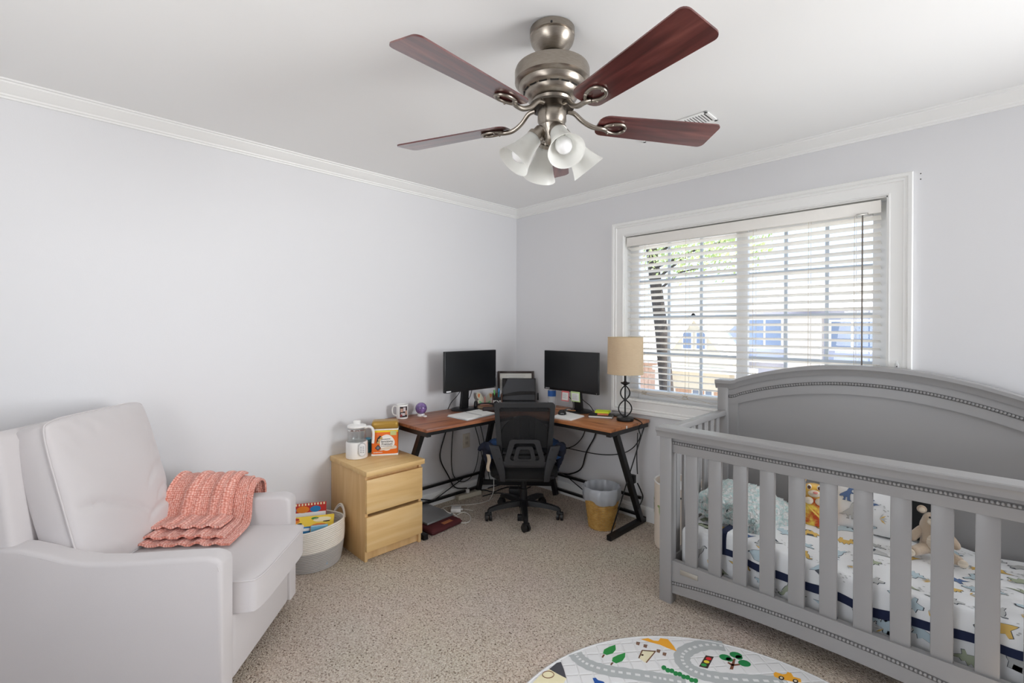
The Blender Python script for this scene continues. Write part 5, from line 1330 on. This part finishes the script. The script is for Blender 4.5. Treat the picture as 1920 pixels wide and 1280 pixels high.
# ------------------------------------------------------------------ floor things under and beside the desk
wbk = thing('waste_basket', 'woven straw waste basket with a grey plastic liner under the desk', 'waste basket', (1.128, -.305, 0))
NW = 17
for k in range(NW):
    z_ = .007+k*.0118; r = .084+.030*(z_/.22)
    MB().tube([((r+.0018*math.sin(16*a+k*PI))*math.cos(a), (r+.0018*math.sin(16*a+k*PI))*math.sin(a), z_) for a in [2*PI*i/64 for i in range(64)]], .0057, 6, closed=True).build('straw_coil', mat('straw', (176, 132, 64), .7, noise=(30, (206, 166, 96), .2)), wbk, 80)
MB().lathe([(0, .004), (.084, .004)], 32).build('bottom', mat('straw', (176, 132, 64), .7), wbk)
ln = MB(); prof = [(.080, .03), (.108, .19), (.116, .275), (.122, .283), (.128, .278), (.130, .23), (.124, .192), (.120, .188)]
nA = 72; vs = []; fs = []
for k, (r, z_) in enumerate(prof):
    for i in range(nA):
        a = 2*PI*i/nA
        rr = r+.0028*math.sin(13*a+k*.7)+.002*math.sin(29*a+2*k); zz2 = z_+(.012*math.sin(3*a+.5)+.005*math.sin(7*a))*(1 if k > 4 else 0)
        vs.append((rr*math.cos(a), rr*math.sin(a), zz2))
for k in range(len(prof)-1):
    for i in range(nA): fs.append((k*nA+i, k*nA+(i+1) % nA, (k+1)*nA+(i+1) % nA, (k+1)*nA+i))
ln.add(vs, fs).build('liner', mat('grey_film', (178, 182, 188), .25, trans=.15), wbk, 70)
hm = thing('laundry_hamper', 'cream fabric hamper printed with green dinosaurs between desk and crib', 'hamper', (1.638, -.200, 0))
M_hamp = mat('cream_canvas', (226, 214, 200), .9, bump=(260, .2, .002))
MB().lathe([(.138, 0), (.150, .004), (.153, .03), (.153, .400), (.151, .402), (.149, .398), (.149, .03), (0, .012)], 48).build('hamper_body', M_hamp, hm)
MB().tube([(.152*math.cos(2*PI*i/48), .152*math.sin(2*PI*i/48), .402) for i in range(48)], .0045, 8, closed=True).build('rim', M_white, hm)
hd_ = MB()
def hmap(a0, z0):
    return lambda u, v, o: Vector(((.1535+o)*math.cos(a0+u/.153), (.1535+o)*math.sin(a0+u/.153), z0+v))
for a0, z0, s_, fl in ((math.radians(-168), .225, .075, 1), (math.radians(-95), .20, .075, -1), (math.radians(-20), .23, .07, 1)):
    hd_.cm = 0; decal(hd_, [(p[0]*s_*fl, p[1]*s_) for p in DINO[0]], hmap(a0, z0))
    hd_.cm = 1
    for k in range(9):
        an = PI*.15+k*.25; r0, r1_ = s_*.55, s_*.95
        decal(hd_, [(r0*math.cos(an), r0*math.sin(an)*.9), (r1_*math.cos(an), r1_*math.sin(an)*.9), (r0*math.cos(an+.08), r0*math.sin(an+.08)*.9)], hmap(a0, z0), .001, 0)
    hd_.cm = 2; decal(hd_, [(-.02, -.15), (.012, -.175), (.02, -.168), (-.014, -.142)], hmap(a0, z0), .001, 0)
hd_.build('dinosaur_print', [mat('print_leaf', (142, 158, 104), .9), mat('print_straw', (214, 196, 140), .9), mat('print_line', (62, 66, 74), .9)], hm, 60)
for a in (math.radians(-60), math.radians(120)):
    MB().tube(spline([(.156*math.cos(a-.2), .156*math.sin(a-.2), .33), (.162*math.cos(a-.1), .162*math.sin(a-.1), .35), (.162*math.cos(a+.1), .162*math.sin(a+.1), .35), (.156*math.cos(a+.2), .156*math.sin(a+.2), .33)], 5), .005, 6).build('handle', mat('handle_black', (30, 30, 30), .7), hm)
MB().rbox(-.10, .10, -.09, .10, .30, .385, .05, 4).build('laundry', mat('white_cotton', (236, 237, 238), .9), hm)
ol = thing('wall_outlet', 'beige electrical outlet plate on the wall under the desk', 'outlet', (.0, -.580, .440))
MB().rbox(0, .006, -.036, .036, -.058, .058, .002).build('plate', mat('outlet_ivory', (214, 206, 192), .5), ol)
for dz in (-.02, .02): MB().rbox(.005, .008, -.016, .016, dz-.014, dz+.014, .002).build('socket', mat('outlet_face', (200, 190, 176), .5), ol)
sl2 = MB()
for dz in (-.02, .02):
    for y in (-.006, .006): sl2.box(.0078, .0084, y-.001, y+.001, dz-.003, dz+.006)
sl2.build('slot', M_dark, ol)
ps = thing('power_strip', 'beige power strip on the carpet along the wall', 'power strip', (.060, -.600, 0), math.radians(84))
MB().rbox(-.11, .11, -.026, .026, 0, .036, .008, 3).build('strip_body', mat('strip_beige', (206, 200, 182), .5), ps)
for k in range(5): MB().rbox(-.09+.04*k, -.066+.04*k, -.014, .014, .035, .0375, .001).build('socket', mat('strip_face', (186, 180, 164), .5), ps)
MB().rbox(-.026, .0, -.014, .014, .0375, .066, .004).build('plug', M_white, ps)
slv = thing('laptop_sleeve', 'dark red padded sleeve lying on the carpet beside the nightstand', 'sleeve', (.270, -1.108, 0), math.radians(6))
MB().rbox(-.170, .170, -.140, .130, .0, .038, .018, 4).build('sleeve_body', mat('maroon_fabric', (84, 30, 34), .75, bump=(40, .2, .004)), slv)
MB().rbox(-.171, .171, -.141, .131, .0175, .0215, .001).build('zip', mat('maroon_dark', (70, 24, 28), .6), slv)
MB().rbox(.115, .150, -.02, .06, .0375, .0392, .0005).build('sleeve_tag', mat('tag_tan', (170, 104, 66), .7), slv)
lp2 = thing('silver_laptop', 'closed silver laptop resting on the dark red sleeve', 'laptop', (.205, -1.105, .0395), math.radians(4))
MB().rbox(-.150, .150, -.115, .115, 0, .009, .004, 3).build('laptop_base', mat('aluminium', (172, 174, 176), .35, metal=.7), lp2)
MB().rbox(-.150, .150, -.115, .115, .0095, .015, .003, 3).build('lid', mat('aluminium', (172, 174, 176), .35, metal=.7), lp2)
cg = thing('charger_brick', 'white laptop charger brick on the carpet near the red sleeve', 'charger', tuple(onz(855, 958, 0))[:2]+(0,), math.radians(48))
MB().rbox(-.037, .037, -.037, .037, 0, .028, .006, 3).build('brick', M_white, cg)
MB().rbox(.036, .050, -.008, .008, .008, .020, .003).build('cable_stub', M_white, cg)
def floor_cord(name, label, pix, r, m_, h=None, pre=()):
    pts = [Vector(p) for p in pre]+[onz(x, y, r+.001) for x, y in pix]
    return tag(MB().tube(spline(pts, 8), r, 6).build(name, m_, None, 80), label, 'cord')
adopt(floor_cord('charger_cord', 'white charger cord looping on the carpet beside the charger brick', [(852, 968), (868, 960), (880, 965), (882, 974), (874, 980), (860, 978), (845, 972), (832, 962), (822, 955), (812, 950)], .0032, M_wcord), cg)
floor_cord('white_cable', 'thin white cord lying on the carpet between wall and office chair', [(822, 957), (832, 951), (850, 947), (875, 946), (900, 943), (916, 938), (925, 933)], .0028, M_wcord)
adopt(floor_cord('charger_cord', 'short white cable end lying past the charger brick', [(850, 960), (862, 954), (876, 955), (887, 957)], .0024, M_wcord), cg)
tag(MB().tube(spline([(.245, -.55, .003), (.20, -.46, .05), (.19, -.45, .20), (.19, -.45, .35)], 8), .003, 6).build('hanging_cord', M_wcord), 'white cord hanging down behind the office chair', 'cord')
adopt(MB().tube(spline([(.24, -.985, .06), (.31, -1.0, .058), (.345, -.97, .045), (.34, -.93, .006)], 8), .003, 6).build('laptop_cord', M_wcord), lp2)
for lab, pts, r in (('thick black cable hanging under the left monitor to the power strip', [(.10, -.80, .70), (.03, -.82, .52), (.028, -.86, .36), (.03, -.78, .20), (.035, -.72, .10), (.06, -.62, .075)], .0050),
                    ('thin black cable looping below the left desk wing', [(.06, -.74, .70), (.026, -.745, .45), (.028, -.74, .22), (.032, -.66, .13), (.032, -.56, .14), (.032, -.50, .22), (.032, -.47, .34)], .0035),
                    ('straight black cable behind the left side of the office chair', [(.12, -.62, .70), (.06, -.55, .60), (.035, -.47, .42), (.035, -.43, .25), (.05, -.42, .09)], .0035),
                    ('second straight black cable behind the left side of the office chair', [(.16, -.60, .70), (.09, -.51, .58), (.06, -.44, .42), (.06, -.40, .2), (.08, -.39, .09)], .0035),
                    ('thick black cable hanging below the right monitor to the floor brace', [(.90, -.06, .70), (.885, -.035, .55), (.80, -.030, .40), (.75, -.030, .26), (.64, -.030, .19), (.52, -.030, .17)], .0055),
                    ('black cable curving below the right desk wing', [(.80, -.06, .70), (.78, -.03, .55), (.70, -.030, .44), (.58, -.030, .38), (.50, -.030, .37)], .0038),
                    ('black cable hanging beside the desk end leg', [(1.342, -.20, .66), (1.335, -.20, .50), (1.335, -.19, .38)], .0035),
                    ('black cable loop under the clip on the desk end leg', [(1.335, -.19, .318), (1.345, -.16, .26), (1.335, -.12, .20), (1.325, -.17, .13)], .0045)):
    tag(MB().tube(spline(pts, 8), r, 6).build('desk_cable', M_cord, None, 80), lab, 'cable')
for lab, pix in (('black cable tangle on the carpet by the power strip', [(890, 925), (905, 918), (925, 922), (940, 916), (960, 912), (975, 918)]), ('black cable crossing the carpet behind the chair base', [(905, 930), (930, 924), (955, 926), (975, 920), (995, 912)]), ('black cable on the carpet in the room corner', [(915, 915), (940, 908), (965, 905), (990, 903), (1010, 905)])):
    floor_cord('floor_cable', lab, pix, .004, M_cord)
ft = thing('foot_switch', 'small black box on the carpet under the office chair', 'box', tuple(onz(976, 975, 0))[:2]+(0,), math.radians(45))
MB().rbox(-.022, .022, -.018, .018, 0, .040, .004).build('box_body', M_black, ft)
MB().tube(spline([(0, .01, .038), (.0, .05, .05), (-.02, .12, .11), (-.01, .15, .2)], 6), .0022, 6).build('box_cord', M_cord, ft)
sb2 = thing('subwoofer_box', 'black adapter box on the carpet behind the chair base', 'adapter', (.300, -.300, 0), math.radians(45))
MB().rbox(-.06, .06, -.04, .04, 0, .065, .008).build('box_body', M_black, sb2); MB().rbox(-.045, .045, -.0415, -.039, .012, .053, .002).build('front_plate', mat('plate_black', (34, 34, 36), .5), sb2)

# ------------------------------------------------------------------ play rug (traced on the floor)
RC, RR = (2.499, -1.642), .752
rug = thing('play_rug', 'round white quilted play rug with printed roads, trees and cars', 'rug', (RC[0], RC[1], 0))
qm = mat('quilted_cotton', (228, 228, 228), .95)
nn = qm.node_tree.nodes; LL = qm.node_tree.links
co2 = nn.new('ShaderNodeTexCoord'); mp2 = nn.new('ShaderNodeMapping'); mp2.inputs['Rotation'].default_value = (0, 0, math.radians(40)); LL.new(co2.outputs['Object'], mp2.inputs[0])
bk2 = nn.new('ShaderNodeTexBrick'); bk2.offset = 0; bk2.inputs['Scale'].default_value = 1; bk2.inputs['Brick Width'].default_value = .055; bk2.inputs['Row Height'].default_value = .055; bk2.inputs['Mortar Size'].default_value = .006; bk2.inputs['Mortar Smooth'].default_value = 1
nz2 = nn.new('ShaderNodeTexNoise'); nz2.inputs['Scale'].default_value = 22; LL.new(mp2.outputs[0], nz2.inputs['Vector'])
LL.new(mp2.outputs[0], bk2.inputs['Vector']); b2 = nn.new('ShaderNodeBump'); b2.inputs['Strength'].default_value = .4; b2.inputs['Distance'].default_value = .008; b2.invert = True
ad2 = nn.new('ShaderNodeMath'); ad2.operation = 'MULTIPLY_ADD'; ad2.inputs[1].default_value = -.6; LL.new(nz2.outputs['Fac'], ad2.inputs[0]); LL.new(bk2.outputs['Fac'], ad2.inputs[2]); LL.new(ad2.outputs[0], b2.inputs['Height']); LL.new(b2.outputs[0], nn['Principled BSDF'].inputs['Normal'])
MB().lathe([(RR-.003, 0), (RR, .003), (RR-.003, .009), (RR-.04, .010), (0, .010)], 96).build('rug_body', qm, rug)
MB().tube([((RR-.004)*math.cos(2*PI*i/120), (RR-.004)*math.sin(2*PI*i/120), .007) for i in range(120)], .0048, 6, closed=True).build('edge_binding', mat('binding_white', (220, 220, 220), .9), rug)
def rp(x, y):
    p = onz(x, y, .010); d = Vector((p.x-RC[0], p.y-RC[1]))
    if d.length > RR-.012: d = d*((RR-.012)/d.length)
    return (d.x, d.y)
def patch(name, rgb, pix, z=.0106):
    return MB().prism([rp(*q_) for q_ in pix], .0098, z, 'z').build(name, mat('rug_%d_%d_%d' % rgb, rgb, .95), rug)
def ell(cx, cy, rx, ry, rot=0, n=14):
    return [(cx+rx*math.cos(2*PI*i/n)*math.cos(rot)-ry*math.sin(2*PI*i/n)*math.sin(rot), cy+rx*math.cos(2*PI*i/n)*math.sin(rot)+ry*math.sin(2*PI*i/n)*math.cos(rot)) for i in range(n)]
def road(pix, w_):
    pts = [Vector(rp(*q_)) for q_ in pix]
    sp = spline([(p.x, p.y, 0) for p in pts], 8)
    for i, (lo, hi, c_) in enumerate(((-w_, w_, (186, 189, 188)),)):
        mb = MB(); vs = []
        for k, p in enumerate(sp):
            t_ = (sp[min(k+1, len(sp)-1)]-sp[max(k-1, 0)]).normalized(); s_ = Vector((-t_.y, t_.x, 0)); ww = w_*(1+.05*math.sin(k*1.3))
            vs += [p-s_*ww+Vector((0, 0, .0103)), p+s_*ww+Vector((0, 0, .0103))]
        mb.add(vs, [(2*k, 2*k+1, 2*k+3, 2*k+2) for k in range(len(sp)-1)]).build('road', mat('rug_road', (178, 182, 182), .95), rug)
    mb = MB()
    for k in range(1, len(sp)-2, 3):
        a, b = sp[k], sp[k].lerp(sp[k+2], .8)
        t_ = (b-a).normalized(); s_ = Vector((-t_.y, t_.x, 0))*w_*.2; u_ = Vector((0, 0, .0108))
        mb.add([a-s_+u_, a+s_+u_, b+s_+u_, b-s_+u_], [(0, 1, 2, 3)])
    mb.build('road_line', mat('rug_line', (224, 225, 224), .95), rug)
def zq(x, y): return (960+x*620/1920, 1160+y*120/372)      # positions read in an enlarged view
road([zq(*q_) for q_ in ((360, 195), (395, 235), (455, 270), (560, 300), (680, 318), (820, 338), (900, 352), (1010, 372))], .030)
road([zq(*q_) for q_ in ((1230, 158), (1130, 150), (1040, 172), (990, 210), (1000, 262), (1060, 305), (1160, 335), (1300, 352), (1460, 360), (1600, 368))], .032)
for pix in ([(600, 150), (603, 178), (585, 200), (550, 210), (528, 200), (535, 178), (565, 162)], [(658, 196), (656, 222), (640, 245), (605, 258), (580, 246), (585, 225), (615, 210)]):
    patch('tree_crown', (44, 140, 66), [zq(*q_) for q_ in pix])
for pix in ([(530, 206), (540, 208), (528, 226), (520, 222)], [(580, 252), (590, 254), (578, 270), (570, 266)]): patch('tree_trunk', (110, 72, 50), [zq(*q_) for q_ in pix])
patch('sign_roof', (240, 170, 50), [zq(*q_) for q_ in ((750, 118), (790, 112), (822, 126), (850, 128), (862, 112), (905, 118), (940, 160), (956, 188), (905, 170), (860, 150), (800, 134))])
patch('house_wall', (232, 224, 190), [zq(*q_) for q_ in ((760, 184), (830, 190), (776, 254), (736, 228))])
for pix in (((755, 180), (836, 186), (832, 192), (754, 186)), ((752, 182), (760, 184), (740, 230), (733, 227)), ((828, 190), (835, 191), (782, 256), (776, 252))): patch('house_outline', (130, 94, 70), [zq(*q_) for q_ in pix])
patch('door_knob', (206, 50, 44), [zq(*q_) for q_ in ell(757, 210, 7, 5)])
for cx, cy in ((732, 142), (775, 157), (851, 186), (886, 204)): patch('fence_post', (128, 98, 80), [zq(*q_) for q_ in ((cx-10, cy-10), (cx+12, cy-6), (cx+6, cy+12), (cx-12, cy+6))])
patch('traffic_light', (64, 48, 40), [zq(*q_) for q_ in ((1125, 212), (1172, 220), (1136, 288), (1086, 276))])
for cx, cy, c_ in ((1142, 232, (214, 42, 46)), (1130, 250, (230, 206, 60)), (1114, 268, (52, 150, 70))): patch('lamp_spot', c_, [zq(*q_) for q_ in ell(cx, cy, 17, 8, .2)], .0112)
for cx, cy, rx, ry in ((1238, 224, 36, 17), (1300, 210, 38, 17), (1350, 258, 38, 18), (1262, 236, 22, 11), (1318, 224, 22, 12)): patch('tree_crown', (30, 130, 70), [zq(*q_) for q_ in ell(cx, cy, rx, ry, .25)])
patch('tree_trunk', (118, 72, 50), [zq(*q_) for q_ in ((1286, 232), (1298, 234), (1284, 294), (1264, 292))], .0112)
patch('tree_branch', (118, 72, 50), [zq(*q_) for q_ in ((1256, 250), (1280, 264), (1320, 262), (1324, 268), (1276, 274), (1252, 256))], .0112)
for k in range(9): patch('hedge', (32, 128, 66), [zq(*q_) for q_ in ell(882+k*23, 286+k*9.5+(3 if k % 2 else -3), 15, 13, .4)], .0106+.00005*k)
patch('car_body', (240, 172, 50), [zq(*q_) for q_ in ((1518, 318), (1530, 308), (1570, 322), (1592, 320), (1600, 308), (1622, 316), (1634, 336), (1676, 348), (1680, 368), (1640, 366), (1560, 350), (1524, 336))])
for cx, cy in ((1564, 344), (1646, 362)):
    patch('car_wheel', (44, 38, 36), [zq(*q_) for q_ in ell(cx, cy, 17, 11, .3)], .0112); patch('car_hub', (220, 206, 180), [zq(*q_) for q_ in ell(cx, cy, 9, 6, .3)], .0116)
patch('cottage_roof', (74, 74, 80), [zq(*q_) for q_ in ((256, 252), (284, 250), (300, 290), (316, 346), (262, 318), (216, 292))])
patch('cottage_wall', (236, 228, 190), [zq(*q_) for q_ in ((216, 292), (262, 318), (316, 346), (300, 372), (120, 372), (160, 330))])
pts_ = [rp(*zq(*q_)) for q_ in ell(210, 325, 34, 20)]
MB().tube([(p[0], p[1], .0112) for p in pts_], .0016, 4, closed=True).build('round_window', mat('rug_130_94_70', (130, 94, 70), .95), rug)
patch('car_body', (36, 84, 160), [zq(*q_) for q_ in ((468, 344), (486, 342), (500, 356), (530, 364), (540, 374), (480, 374))])

for o in D.objects:
    if o.name.startswith('dinosaur_print'): o['kind'] = 'stuff'
